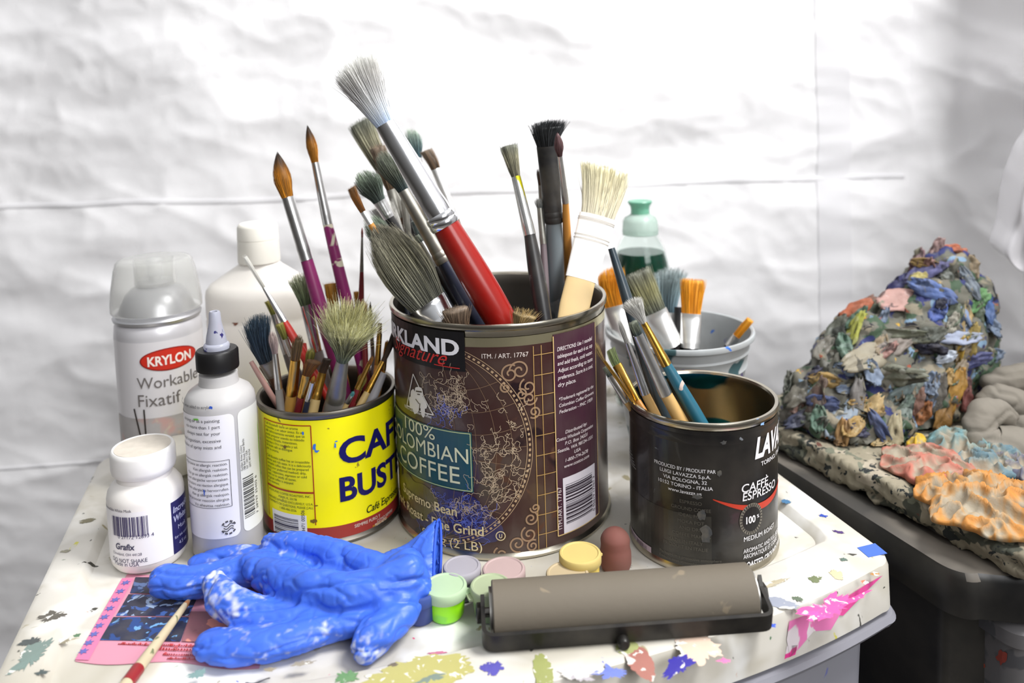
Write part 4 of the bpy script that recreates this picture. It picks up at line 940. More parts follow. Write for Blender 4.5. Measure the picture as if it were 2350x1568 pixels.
mk('core', tube([ringz(A - ax * 0.0016, rr * 0.80), ringz(B_ + ax * 0.0016, rr * 0.80)], 40), mat('roller_core', (150, 148, 144), 0.35, 0.8), RL)
mk('axle', tube([ringz(A - ax * 0.0068, 0.0026), ringz(B_ + ax * 0.0078, 0.0026)], 20), mat('axle_steel', (120, 118, 114), 0.3, 1.0), RL)
for q, d in ((A, -1), (B_, 1)):
    o = q + ax * d * 0.0058
    mk('axle_nut', tube([ringz(o, 0.0052), ringz(o + ax * d * 0.0026, 0.0052), ringz(o + ax * d * 0.0034, 0.0040)], 6), blk, RL)
# frame: a strip bent into a wide U, lying towards the front
fd = (fw * 0.96 + up * -0.16).normalized(); fn = ax.cross(fd).normalized()
Lf = A - ax * 0.0052; Rf = B_ + ax * 0.0052
def strip(pts, wdir, half, thick):
    rings = []
    for i, p in enumerate(pts):
        d = (pts[min(i + 1, len(pts) - 1)] - pts[max(0, i - 1)]).normalized(); nrm = d.cross(wdir).normalized()
        rings.append((p, wdir * half, nrm * thick))
    vs, fs = [], []
    for c0, s, t in rings: vs += [c0 + s + t, c0 - s + t, c0 - s - t, c0 + s - t]
    n = len(rings)
    for i in range(n - 1):
        for k in range(4): fs.append((4 * i + k, 4 * i + (k + 1) % 4, 4 * i + 4 + (k + 1) % 4, 4 * i + 4 + k))
    return vs, fs + [(3, 2, 1, 0), tuple(4 * (n - 1) + k for k in range(4))]
reach = 0.0205
P0, P1 = Lf + up * 0.0055 - fw * 0.001, Rf + up * 0.0055 - fw * 0.001
Q0, Q1 = Lf + fd * reach, Rf + fd * reach
path = [P0, Lf.lerp(Q0, 0.1) + up * 0.001]
for k in range(7):
    t = k / 6; a = Q0 - fd * 0.006; b = Q0; c_ = Q0 + ax * 0.006
    path.append(a * (1 - t) ** 2 + b * 2 * t * (1 - t) + c_ * t * t)
for k in range(7):
    t = k / 6; a = Q1 - ax * 0.006; b = Q1; c_ = Q1 - fd * 0.006
    path.append(a * (1 - t) ** 2 + b * 2 * t * (1 - t) + c_ * t * t)
path += [Rf.lerp(Q1, 0.1) + up * 0.001, P1]
path = [Vector((p.x, p.y, max(p.z, T + RH + 0.0055))) for p in path]
mk('frame', strip(path, (up * 0.98 + fw * 0.2).normalized(), 0.0052, 0.0011), blk, RL, smooth=True, label='black bent-steel frame')
mid = Q0.lerp(Q1, 0.47); mid.z = T + RH + 0.0034
mk('handle_stub', tube([(mid + fw * 0.0005, ax * 0.0032, up * 0.0032), (mid + fw * 0.005, ax * 0.0032, up * 0.0032), (mid + fw * 0.006, ax * 0.0024, up * 0.0024)], 20), blk, RL)

# ================================================================ the leaflet and the loose brush
z_ = 0.0004
def lq(x, y): return atz(x / 2.217, 1180 + y / 2.217, z_)
BLc, BRc = atz(172, 1518, z_), atz(596, 1532, z_); TLc = atz(292, 1318, z_)
ex = BRc - BLc; ey = TLc - BLc; TRc = BRc + ey * 1.0
nx, ny = 16, 12; vs, fs = [], []
for k in range(2):
    for i in range(nx + 1):
        for j in range(ny + 1):
            f, g_ = i / nx, j / ny; p = BLc + ex * f + ey * g_
            vs.append(p + Vector((0, -0.002 * math.sin(f * 9) * (1 - g_) ** 3, -0.0002 * k + 0.0002 * math.sin(f * 7 + g_ * 3))))
st = (nx + 1) * (ny + 1)
for i in range(nx):
    for j in range(ny):
        a = i * (ny + 1) + j; fs += [(a, a + ny + 1, a + ny + 2, a + 1), (st + a, st + a + 1, st + a + ny + 2, st + a + ny + 1)]
FL = mk('leaflet', (vs, fs), mat('pink_paper', (206, 142, 162), 0.7, nscale=14, namt=0.12), origin=BLc)
tag(FL, 'pink printed leaflet with dark blue pictures, half under the blue glove', 'leaflet')
def quad(name, cs, m, dz, label=None):
    ps = [lq(*q) + Vector((0, 0, dz)) for q in cs]; n = 8; vs, fs = [], []
    for i in range(n + 1):
        for j in range(n + 1):
            f, g_ = i / n, j / n; vs.append(ps[0] * (1 - f) * (1 - g_) + ps[1] * f * (1 - g_) + ps[2] * f * g_ + ps[3] * (1 - f) * g_)
    for i in range(n):
        for j in range(n): a = i * (n + 1) + j; fs.append((a, a + n + 1, a + n + 2, a + 1))
    return mk(name, (vs, fs), m, FL, smooth=False, label=label)
bp_ = lambda s, c1, c2: mat('picture_blue_%d' % s, (34, 40, 66), 0.5, nscale=90, namt=0.3, spots=[(c1, 85, 0.52, s), (c2, 120, 0.60, s + 4)])
quad('picture', [(590, 522), (960, 522), (1010, 418), (655, 412)], bp_(2, (62, 90, 150), (150, 170, 200)), 0.0005, 'blue picture with pale swirls')
quad('picture', [(508, 646), (920, 652), (962, 528), (578, 528)], bp_(9, (40, 70, 130), (110, 160, 210)), 0.0005, 'dark picture with light blue shapes')
quad('picture', [(662, 406), (1010, 410), (1060, 330), (690, 325)], bp_(15, (46, 60, 96), (90, 110, 150)), 0.0005)
quad('picture', [(925, 652), (1190, 662), (1230, 500), (972, 500)], mat('picture_rose', (150, 96, 104), 0.5, nscale=40, namt=0.3, spots=[((214, 140, 122), 32, 0.52, 3.0), ((90, 40, 50), 40, 0.6, 8.0)]), 0.0005, 'rosy portrait picture')
quad('border', [(382, 745), (452, 748), (680, 332), (622, 330)], mat('pink_border', (214, 120, 160), 0.6, nscale=30, namt=0.12), 0.0005, 'deep pink border with blue stars')
vs, fs = [], []
for k in range(9):
    f = k / 8; cpt = lq(425 + (640 - 425) * f, 705 + (355 - 705) * f) + Vector((0, 0, 0.0008)); b0 = len(vs); vs.append(cpt)
    for j in range(12):
        r = 0.0030 if j % 2 else 0.0014; vs.append(cpt + Vector((r * math.cos(j * math.pi / 6), r * math.sin(j * math.pi / 6), 0)))
    for j in range(12): fs.append((b0, b0 + 1 + j, b0 + 1 + (j + 1) % 12))
mk('border_stars', (vs, fs), ink(98, 100, 170), FL, smooth=False)
def flat_text(s_, px, py, px2, h, m, name='lettering', shear=0.4, flip=True):
    a = lq(px, py) + Vector((0, 0, 0.0006)); b = lq(px2, py + (px2 - px) * 0.03) + Vector((0, 0, 0.0006)); d = b - a
    vs, fs = text2d(s_, 0.0, shear); W = text_w(s_, 0, shear); e = d.normalized(); nrm = Vector((-e.y, e.x, 0))
    if flip: pts = [b - e * (x / W * d.length) - nrm * (y * h - h) for x, y in vs]
    else: pts = [a + e * (x / W * d.length) + nrm * (y * h) for x, y in vs]
    return pts, fs
# the print lies upside down to the viewer: rows of slanting red script, unreadable in the photograph
rs = []
rnd = random.Random(3)
def scrawl(x0, y0, x1, amp, wl):
    p = []; x = x0; k = 0
    while x < x1:
        am = amp * rnd.choice((0.35, 0.45, 0.5, 0.6, 1.0)); st = wl * rnd.uniform(0.5, 1.1)
        for i in range(8):
            t = i / 8 * 6.283; q = lq(x + st * i / 8 + am * 0.5 * math.sin(t), y0 - am * (1 - math.cos(t)) * 0.5 + (x - x0) * 0.03); p.append((q.x, q.y))
        x += st
    v, f = ribbon(p, 0.0005); return [Vector((a, b, T + 0.0010)) for a, b in v], f
mk('script', join(scrawl(600, 668, 1010, 11, 13), scrawl(800, 696, 1100, 20, 17), scrawl(830, 722, 1180, 14, 14), scrawl(850, 742, 1150, 9, 11)), ink(190, 62, 66), FL, smooth=False, label='slanting red script')

# ================================================================ brushes
hair = mat('bristle', (200, 200, 200), 0.62, attr=True)
FER = dict(
    silver=mat('nickel_ferrule', (222, 222, 222), 0.30, 1.0, nscale=90, namt=0.25),
    chrome=mat('chrome_ferrule', (236, 237, 240), 0.16, 1.0),
    dull=mat('dull_ferrule', (158, 156, 148), 0.42, 0.8, nscale=70, namt=0.45),
    gold=mat('brass_ferrule', (205, 158, 70), 0.26, 1.0, nscale=80, namt=0.25),
    black=mat('black_ferrule', (34, 34, 36), 0.5, 0.2, nscale=70, namt=0.3),
    yellowed=mat('paint_marked_ferrule', (200, 200, 198), 0.25, 0.9, nscale=60, namt=0.2, spots=[((206, 196, 30), 42, 0.52, 3.0)]),
    white=mat('white_bound_ferrule', (232, 229, 224), 0.55, nscale=60, namt=0.12),
    clear=mat('bright_ferrule', (250, 250, 248), 0.30, 0.85, nscale=40, namt=0.05))
def hm(name, col, spots=(), rough=0.35, namt=0.15): return mat('handle_' + name, col, rough, nscale=60, namt=namt, spots=list(spots))
HAN = dict(
    magenta=hm('magenta', (128, 28, 92), [((206, 196, 176), 60, 0.645, 2.0), ((190, 90, 140), 70, 0.68, 7.0)]),
    magenta2=hm('magenta_flaked', (132, 28, 96), [((210, 202, 178), 48, 0.60, 5.0)]),
    red=hm('red', (140, 24, 18), [((200, 150, 150), 110, 0.73, 2.0)], 0.25, 0.06),
    maroon=hm('maroon', (118, 26, 34)), scarlet=hm('scarlet', (196, 48, 40)),
    grey=hm('grey', (134, 130, 126)), steel_grey=hm('blue_grey', (104, 112, 116), [((140, 146, 150), 50, 0.62, 3.0)]),
    gold=hm('golden', (196, 148, 70)), wood=hm('wood', (206, 166, 104), [((96, 76, 54), 40, 0.68, 3.0)], 0.5), orange=hm('orange', (206, 142, 62)),
    navy=hm('navy', (36, 42, 62), [((120, 124, 120), 90, 0.66, 4.0)]), black=hm('black', (26, 26, 30), [((90, 92, 92), 90, 0.70, 4.0)]),
    teal=hm('teal', (28, 92, 112), [((190, 170, 160), 70, 0.64, 4.0), ((60, 44, 44), 60, 0.64, 9.0)]),
    slate=hm('slate', (52, 64, 72), [], 0.22), tan=hm('tan', (196, 168, 112)), pinkish=hm('pinkish', (168, 130, 122)), brown=hm('brown', (112, 84, 66)),
    plastic=hm('pale_grey', (158, 156, 160), [], 0.4), mauve=hm('mauve', (112, 100, 104)), darkgreen=hm('dark_green', (52, 62, 60), [((92, 104, 100), 60, 0.6, 3.0)]),
    barewood=hm('bare_wood', (204, 176, 126), [((150, 120, 80), 40, 0.66, 3.0)], 0.6), speckled=hm('speckled', (196, 182, 152), [((110, 116, 84), 70, 0.62, 4.0), ((160, 110, 70), 80, 0.66, 8.0)], 0.5))
HUE = dict(
    amber=[(0, (176, 116, 24)), (0.55, (170, 108, 20)), (0.78, (74, 46, 20)), (1, (34, 26, 20))],
    amberflat=[(0, (120, 78, 22)), (0.5, (176, 122, 32)), (1, (200, 146, 52))],
    orange=[(0, (226, 150, 36)), (0.5, (240, 160, 32)), (1, (250, 178, 60))],
    white=[(0, (196, 214, 242)), (0.25, (236, 238, 240)), (0.6, (224, 221, 218)), (1, (244, 244, 238))],
    whitefine=[(0, (180, 178, 170)), (1, (232, 230, 224))],
    cream=[(0, (206, 199, 176)), (0.5, (214, 206, 176)), (1, (232, 225, 190))],
    greytaupe=[(0, (122, 122, 110)), (0.5, (150, 146, 124)), (1, (156, 151, 134))],
    greygreen=[(0, (52, 66, 70)), (0.4, (108, 114, 100)), (1, (132, 138, 122))],
    greencap=[(0, (84, 96, 92)), (0.6, (112, 124, 110)), (1, (150, 166, 142))],
    creamgrey=[(0, (110, 106, 88)), (0.6, (168, 164, 138)), (1, (120, 124, 112))],
    brown=[(0, (96, 74, 52)), (0.6, (118, 98, 80)), (1, (140, 122, 104))],
    teal=[(0, (44, 74, 88)), (0.5, (116, 136, 132)), (1, (176, 190, 170))],
    brownamber=[(0, (110, 66, 20)), (0.6, (140, 92, 40)), (1, (120, 84, 48))],
    navy=[(0, (40, 50, 58)), (0.5, (56, 72, 86)), (1, (74, 92, 106))],
    pinkgrey=[(0, (128, 112, 112)), (0.6, (160, 142, 138)), (1, (176, 158, 152))],
    brownfil=[(0, (122, 92, 58)), (0.6, (120, 98, 66)), (1, (104, 88, 62))],
    darkbrown=[(0, (70, 48, 28)), (1, (52, 38, 28))],
    straw=[(0, (96, 108, 88)), (0.35, (150, 152, 110)), (0.7, (196, 194, 148)), (0.9, (214, 210, 168)), (1, (158, 150, 90))],
    greenwhite=[(0, (70, 84, 60)), (0.5, (140, 152, 116)), (1, (196, 200, 168))],
    olive=[(0, (110, 112, 50)), (1, (176, 166, 84))],
    black=[(0, (40, 42, 44)), (0.6, (58, 60, 62)), (1, (46, 48, 50))],
    mauve=[(0, (96, 64, 66)), (1, (128, 96, 98))],
    grey=[(0, (120, 124, 122)), (1, (168, 166, 160))],
    palegrey=[(0, (188, 186, 182)), (1, (214, 212, 206))],
    greyyellow=[(0, (96, 100, 92)), (0.5, (170, 166, 120)), (1, (150, 152, 140))],
    greyblue=[(0, (88, 112, 124)), (0.5, (136, 156, 160)), (1, (178, 188, 188))],
    tan=[(0, (150, 122, 80)), (1, (178, 156, 108))],
    palegreen=[(0, (150, 170, 110)), (1, (172, 186, 132))],
    rust=[(0, (110, 50, 50)), (1, (150, 70, 66))], tealdot=[(0, (70, 130, 130)), (1, (80, 150, 150))])
def grad(st, q):
    for (a, c), (b, d) in zip(st, st[1:]):
        if q <= b:
            f = (q - a) / (b - a) if b > a else 0
            return [c[i] + (d[i] - c[i]) * f for i in range(3)]
    return st[-1][1]
def env(kind, q, w0, wb):
    """half width of the hair at q along its length"""
    if kind == 'pt':
        if q < 0.4: f = q / 0.4; return w0 + (wb - w0) * f * f * (3 - 2 * f)
        return wb * (1 - ((q - 0.4) / 0.6) ** 1.7) + 0.00015
    if kind == 'mp': return w0 + (wb - w0) * math.sin(math.pi / 2 * min(1, q / 0.42)) if q < 0.42 else wb * (1 - 0.40 * ((q - 0.42) / 0.58) ** 2)
    if kind == 'fb':
        f = min(1, q / 0.6); return (w0 + (wb - w0) * f * f * (3 - 2 * f)) * (1 - 0.12 * max(0, (q - 0.7) / 0.3) ** 2)
    if kind == 'sp': return w0 + (wb - w0) * q ** 1.15
    return w0 + (wb - w0) * q
def hairs(F0, a0, tip, s, t, w0, wb, flat, kind, hue, N, rnd, stray=0.0):
    L = (tip - F0).length; ctrl = F0 + a0 * L * 0.5; vs, fs, cs = [], [], []
    def mid(q): return F0 * (1 - q) ** 2 + ctrl * 2 * q * (1 - q) + tip * q * q
    # packed core
    n = 9; sg = 18; b = 0
    for i in range(n + 1):
        q = i / n * (0.93 if kind == 'pt' else 0.80 if kind in ('fb', 'mp') else 0.72 if kind == 'sp' else 0.95); h = env(kind, q, w0, wb) * (0.90 if kind == 'pt' else 0.80) * (math.sqrt(1 - 0.8 * (i / n) ** 3) if kind in ('fb', 'mp') else 1); p = mid(q)
        for k in range(sg):
            an = 2 * math.pi * k / sg; jj = 1 + 0.05 * math.sin(k * 5.0 + i)
            vs.append(p + s * (h * jj * math.cos(an)) + t * (h * (flat + (0.15 * q if kind == 'sp' else 0)) * jj * math.sin(an)))
            c = lin([x * ((0.72 if hue[-1][1][0] < 205 else 0.88) + 0.10 * ((k * 7) % 3) * (1 if hue[-1][1][0] < 205 else 0.5)) for x in grad(hue, q)]); cs.append(c)
    for i in range(n):
        for k in range(sg): fs.append((i * sg + k, i * sg + (k + 1) % sg, (i + 1) * sg + (k + 1) % sg, (i + 1) * sg + k))
    fs.append(tuple(n * sg + k for k in range(sg)))
    r0 = max(0.00010, min(0.00026, wb * 0.020)); N = int(N * 1.5)
    for i in range(N):
        rho = math.sqrt(rnd.random()) * 0.98; ph = rnd.uniform(0, 6.283); x, y = rho * math.cos(ph), rho * math.sin(ph)
        qe = rnd.uniform(0.90, 1.02)
        if kind == 'sp': qe *= 1 - 0.16 * rho * rho
        if kind in ('fb', 'mp'): qe *= 1 - 0.30 * rho ** 3
        if kind == 'pt': qe = rnd.uniform(0.75, 1.0)
        wild = rnd.random() < stray
        jx, jy = rnd.gauss(0, 0.06), rnd.gauss(0, 0.06)
        if wild: jx += rnd.uniform(-0.5, 0.5); jy += rnd.uniform(-0.3, 0.3)
        br = (rnd.choice((0.62, 0.8, 0.95, 1.05, 1.22, 1.36)) if hue[-1][1][0] < 205 else rnd.choice((0.86, 0.95, 1.02, 1.08))) * rnd.uniform(0.93, 1.07); pts = []; m = 5
        for k in range(m + 1):
            q = qe * k / m; h = env(kind, q, w0, wb); fl = flat + (0.25 * q if kind == 'sp' else 0.0)
            pts.append((q, mid(q) + s * (h * (x + jx * q)) + t * (h * fl * (y + jy * q))))
        b = len(vs)
        for k, (q, p) in enumerate(pts):
            r = r0 * (1 - 0.75 * (k / m) ** 2); c = lin([min(255, v * br) for v in grad(hue, min(1, q))])
            for e in range(3):
                an = 2.094 * e + ph; vs.append(p + s * (r * math.cos(an)) + t * (r * math.sin(an))); cs.append(c)
        for k in range(m):
            for e in range(3): e2 = (e + 1) % 3; fs.append((b + 3 * k + e, b + 3 * k + e2, b + 3 * k + 3 + e2, b + 3 * k + 3 + e))
    return vs, fs, cs
def brush3d(label, E0, FB, FT, TIP, w, kind, hue, fer, han, flat=1.0, N=220, group=None, stray=0.03, roll=0.0, wide_handle=False, bound=False, low=None):
    """w = (hair width, ferrule top, ferrule bottom, handle) in metres"""
    t_ = thing('paintbrush', label, 'paintbrush', E0, group); rnd = random.Random(hash(round(E0.x * 1e4)) + int(TIP.z * 1e5))
    a = (FT - FB).normalized(); view = (FT - EYE).normalized(); s = a.cross(view).normalized(); t = s.cross(a).normalized()
    if roll: s, t = s * math.cos(R(roll)) + t * math.sin(R(roll)), t * math.cos(R(roll)) - s * math.sin(R(roll))
    wb, w0, w1, wh = [x / 2 for x in w]
    if kind: mk('bristles', hairs(FT - a * 0.0006, a, TIP, s, t, w0 * 0.93, wb, flat, kind, HUE[hue], N, rnd, stray), hair, t_, sharp=0)
    L = (FT - FB).length
    if fer:
        n = 16; rings = []
        for i in range(n + 1):
            f = i / n; h = w1 + (w0 - w1) * f; fl = 1 + (flat - 1) * min(1, f * 1.15) if not bound else flat
            k = 1.0
            if not bound and L > 0.008:
                for pos in (0.10, 0.17): k += 0.07 * max(0, 1 - abs(f - pos) / 0.035)
            if bound: k += 0.02 * max(0, 1 - abs(f - 0.88) / 0.06) + 0.02 * max(0, 1 - abs(f - 0.66) / 0.06)
            rings.append((FB + (FT - FB) * f, s * h * k, t * h * fl * k))
        fo = mk('ferrule', tube(rings, 28), FER[fer], t_, sharp=55)
        if bound:
            for f in (0.60, 0.655, 0.90, 0.93):
                h = w1 + (w0 - w1) * f + 0.0002; p = FB + (FT - FB) * f
                mk('thread', tube([(p - a * 0.0003, s * h * 1.03, t * (h * flat + 0.0006)), (p + a * 0.0003, s * h * 1.03, t * (h * flat + 0.0006))], 28, False), mat('thread_grey', (170, 164, 156), 0.8), fo)
        if L > 0.05 and not bound:
            for f in (0.035, 0.085):
                p = FB + (FT - FB) * f; h = w1 * 1.07
                mk('crimp_ring', tube([(p - a * 0.0028, s * w1, t * w1), (p - a * 0.0016, s * h, t * h), (p, s * h * 1.02, t * h * 1.02), (p + a * 0.0016, s * h, t * h), (p + a * 0.0028, s * w1, t * w1)], 28, False), FER[fer], fo)
    # handle: swells below the ferrule, then thins to its end
    top = FB + a * (0.001 if fer else 0); Lh = (top - E0).length; ad = (top - E0).normalized(); rings = []; n = 22
    fl_ = flat if wide_handle else 1.0
    ql = (low - top).length / Lh if low else 0.35; ql = max(0.12, min(0.8, ql))
    for i in range(n + 1):
        f = i / n
        if f <= ql: g = f / ql; h = w1 * 0.93 + (wh - w1 * 0.93) * math.sin(g * math.pi / 2)
        else: g = (f - ql) / (1 - ql); h = wh * (1 - 0.5 * g ** 1.4) if not wide_handle else wh * (1 - 0.25 * g)
        if f > 0.985: h *= 0.55
        rings.append((top + (E0 - top) * f, s * h, t * h * fl_))
    mk('handle', tube(rings, 22), HAN[han], t_, sharp=60)
    return t_
_placed = []
def segd(a0, a1, b0, b1):
    d1, d2, r = a1 - a0, b1 - b0, a0 - b0; A, E_, f = d1.dot(d1), d2.dot(d2), d2.dot(r); c = d1.dot(r); b = d1.dot(d2); den = A * E_ - b * b
    s = max(0, min(1, (b * f - c * E_) / den)) if den > 1e-14 else 0
    t = (b * s + f) / E_ if E_ > 1e-14 else 0
    if t < 0: t = 0; s = max(0, min(1, -c / A))
    elif t > 1: t = 1; s = max(0, min(1, (b - c) / A))
    return (a0 + d1 * s - b0 - d2 * t).length
class Holder:
    def __init__(s, c, h, Rim, ri_top, ri_bot, group): s.c, s.h, s.R, s.rt, s.rb, s.group = c, h, Rim, ri_top, ri_bot, group
    def inner(s, z): f = max(0, min(1, z / s.h)); return s.rb + (s.rt - s.rb) * f
HY = Holder(YC.c, YC.h, YC.R, YC.R - 0.0045, YC.ri, 'paintbrushes in the yellow tin')
HB = Holder(BC.c, BC.h, BC.R, BC.R - 0.0045, BC.ri, 'paintbrushes in the big brown tin')
HL = Holder(LC.c, LC.h, LC.R, LC.R - 0.0045, LC.ri, 'paintbrushes in the black tin')
HT = Holder(TUBC, TUBH, TR, TR - 0.006, rb - 0.002, 'wide brushes in the grey tub')
def B(H, label, tip, ft, fb, low, w, kind, hue, fer, han, kt, kl, flat=1.0, N=220, **kw):
    best = None
    hr0 = max(w[2], w[3]) / 2 * H.c.y / F
    for da in (0, -0.1, 0.1, -0.2, 0.2, -0.3, 0.3, -0.4, 0.4, -0.5, 0.5):
        for db in (0, -0.12, 0.12, -0.24, 0.24, -0.36, 0.36, -0.5, 0.5):
            Yl = H.c.y + (kl + da) * H.R; Yt = H.c.y + (kt + db) * H.R
            P = aty(low[0], low[1], Yl); FT = aty(ft[0], ft[1], Yt)
            dlen = math.dist(ft, low); ff = math.dist(fb, low) / dlen
            FB = aty(fb[0], fb[1], Yl + (Yt - Yl) * ff)
            TIP = aty(tip[0], tip[1], Yt + (Yt - Yl) * math.dist(tip, ft) / dlen)
            ax = (P - FB).normalized(); hr = w[3] / 2 * Yl / F
            if ax.z > -0.15: continue
            # slide down the axis until the floor or the wall of the tin
            E0 = P.copy(); ok = True; tr_ = (H.c.z + H.h - P.z) / ax.z; rim = P + ax * tr_
            rd = math.hypot(rim.x - H.c.x, rim.y - H.c.y)
            pen = max(0, rd + (w[2] / 2 * Yl / F if tr_ < 0 else hr) - H.rt) * 40
            pd = math.hypot(P.x - H.c.x, P.y - H.c.y); pz = P.z - H.c.z
            if pz < H.h: pen += max(0, pd + hr - H.inner(pz) + 0.0006) * 60
            FBq = FB if FB.z < P.z else P
            st = 0.0015
            for _ in range(400):
                Q = E0 + ax * st; z = Q.z - H.c.z
                hrq = hr * 0.6
                if z < 0.0045 + hrq: break
                if z < H.h - 0.004 and math.hypot(Q.x - H.c.x, Q.y - H.c.y) > H.inner(z) - hrq - 0.0008: break
                E0 = Q
            inside = (H.c.z + H.h - E0.z); pen += max(0, 0.030 - inside) * 30
            caps = [(E0, FB, hr * 0.8), (FB, FT, (w[1] + w[2]) / 4 * Yl / F * math.sqrt(max(flat, 0.3)))]
            if kind: caps.append((FT, FT.lerp(TIP, 0.9), w[0] * 0.40 * Yt / F * math.sqrt(max(flat, 0.3))))
            ov = 0
            for dzr in (0.003, 0.0, -0.005, -0.011):
                Q = P + ax * ((H.c.z + H.h + dzr - P.z) / ax.z); along = (Q - FT).dot(ax)
                if along < 0: continue
                fq = along / max(1e-6, (FB - FT).dot(ax)); rq = (w[1] + (w[2] - w[1]) * min(1, fq) if fq < 1 else max(w[2], w[3])) / 2 * Yl / F / max(0.4, -ax.z)
                pen += max(0, math.hypot(Q.x - H.c.x, Q.y - H.c.y) + rq * (1 if flat > 0.6 else 0.75) + 0.0008 - (H.rt if dzr > -0.008 else H.rt - 0.0005)) * 60
            for oc in _placed:
                if oc[0] is not H: continue
                for c0, c1, r in caps:
                    d = segd(c0, c1, oc[1], oc[2]); ov += max(0, r + oc[3] - d)
            cost = pen + ov * 160 + abs(da) * 0.5 + abs(db) * 0.3
            if best is None or cost < best[0]: best = (cost, E0, FB, FT, TIP, P, caps, Yl, pen)
    cost, E0, FB, FT, TIP, P, caps, Yl, pen = best
    if pen > 0.05: print('pen %.2f' % pen, label)
    for c in caps: _placed.append((H,) + c)
    wm = [x * H.c.y / F for x in w]
    return brush3d(label, E0, FB, FT, TIP, wm, kind, hue, fer, han, flat, N, H.group, low=P, **kw)

# ---- in the yellow tin
B(HY, 'largest magenta-handled round brush with an amber point and long steel ferrule', (636, 348), (660, 453), (704, 597), (745, 740), (43, 29, 31, 34), 'pt', 'amber', 'silver', 'magenta', 0.35, 0.2, N=260)
B(HY, 'slimmer magenta-handled round brush, flaked with cream paint, tallest in the yellow tin', (705, 287), (723, 373), (752, 515), (797, 700), (27, 18, 25, 30), 'pt', 'amber', 'silver', 'magenta2', 0.6, 0.45, N=200, stray=0.06)
B(HY, 'fine liner brush with a thin maroon handle, upright at the back', (831, 522), (831, 545), (830, 624), (829, 690), (5, 5, 10, 14), 'pt', 'rust', 'dull', 'maroon', 0.7, 0.6, N=40)
B(HY, 'thin brush with long fine white hair and a scarlet handle', (560, 586), (606, 661), (653, 739), (680, 786), (11, 8, 17, 21), 'fl', 'whitefine', 'silver', 'scarlet', 0.1, 0.0, 0.5, N=70, stray=0.1)
B(HY, 'ragged flat brush with stiff navy-grey bristles', (588, 722), (611, 830), (624, 862), (642, 900), (72, 34, 26, 20), 'sp', 'navy', 'dull', 'brown', -0.3, -0.1, 0.42, N=420, stray=0.12)
B(HY, 'small round brush with pinkish hair and a grey handle', (623, 760), (631, 812), (640, 893), (643, 925), (21, 13, 17, 18), 'fb', 'pinkgrey', 'silver', 'grey', -0.55, -0.72, N=140)
B(HY, 'filbert brush with dull brown hair in a golden ferrule', (687, 768), (678, 826), (669, 905), (665, 930), (26, 22, 25, 24), 'fb', 'brownfil', 'gold', 'gold', -0.6, -0.78, 0.7, N=180)
B(HY, 'small flat amber-brown brush with a maroon handle and gold ferrule', (722, 828), (704, 862), (691, 910), (686, 932), (40, 20, 17, 17), 'fl', 'brownamber', 'gold', 'maroon', -0.68, -0.8, 0.45, N=160)
B(HY, 'tiny brush with an orange tip, silver ferrule and navy handle', (721, 862), (717, 878), (706, 920), (702, 938), (8, 11, 13, 13), 'pt', 'amberflat', 'silver', 'navy', -0.8, -0.86, N=50)
B(HY, 'small brush with dark brown hair and a tan handle', (753, 822), (740, 856), (724, 915), (719, 938), (21, 18, 24, 24), 'fl', 'darkbrown', 'gold', 'tan', -0.6, -0.8, 0.7, N=120)
B(HY, 'big splayed straw-coloured brush bursting out at the front of the yellow tin', (806, 712), (786, 828), (770, 915), (765, 938), (164, 26, 44, 46), 'sp', 'straw', 'dull', 'grey', -0.95, -0.7, 0.8, N=900, stray=0.2)
B(HY, 'fan-shaped green-white brush with a wide shiny ferrule', (684, 626), (703, 700), (727, 805), (740, 852), (64, 30, 30, 28), 'sp', 'greenwhite', 'chrome', 'grey', 0.65, 0.5, 0.4, N=240, stray=0.12)
B(HY, 'flat amber brush behind the magenta handles', (757, 648), (766, 715), (775, 800), (785, 850), (34, 27, 24, 22), 'fl', 'amberflat', 'gold', 'orange', 0.65, 0.5, 0.4, N=150)
B(HY, 'narrow amber brush beside the thin maroon liner', (817, 668), (820, 705), (824, 760), (828, 820), (15, 12, 13, 13), 'fl', 'amberflat', 'gold', 'maroon', 0.6, 0.5, 0.6, N=80)
B(HY, 'stubby ochre-tipped brush in front of the maroon liner', (835, 690), (835, 722), (837, 775), (839, 840), (19, 15, 14, 14), 'fb', 'amberflat', 'gold', 'maroon', 0.35, 0.3, 0.7, N=90)
B(HY, 'very thin brush with a dark brown point', (850, 692), (851, 740), (855, 800), (857, 850), (8, 8, 10, 10), 'pt', 'darkbrown', 'dull', 'plastic', 0.5, 0.45, N=50)
B(HY, 'little square-ended brush in a brass ferrule with a brown tip', (872, 741), (871, 766), (866, 838), (860, 885), (11, 12, 14, 14), 'fl', 'brownamber', 'gold', 'orange', 0.05, 0.0, 0.6, N=60)
B(HY, 'little brass-ferruled brush leaning on the brown tin', (889, 780), (886, 800), (880, 850), (870, 895), (10, 10, 12, 12), 'fb', 'amberflat', 'gold', 'orange', 0.3, 0.2, N=60)
B(HY, 'slanting brush with a frayed brown tip and gold ferrule', (906, 764), (879, 830), (843, 900), (832, 920), (18, 12, 15, 16), 'fl', 'darkbrown', 'gold', 'tan', -0.3, -0.6, 0.7, N=110)
B(HY, 'slim gold-ferruled brush with a deep red handle, leaning outwards', (856, 816), (848, 834), (820, 892), (808, 926), (9, 10, 13, 13), 'fb', 'brownamber', 'gold', 'maroon', -0.5, -0.68, N=60)
B(HY, 'short brush with yellowish pointed hair and a red handle', (836, 857), (823, 893), (813, 922), (808, 936), (23, 15, 14, 14), 'fb', 'olive', 'gold', 'scarlet', -0.66, -0.78, N=110)
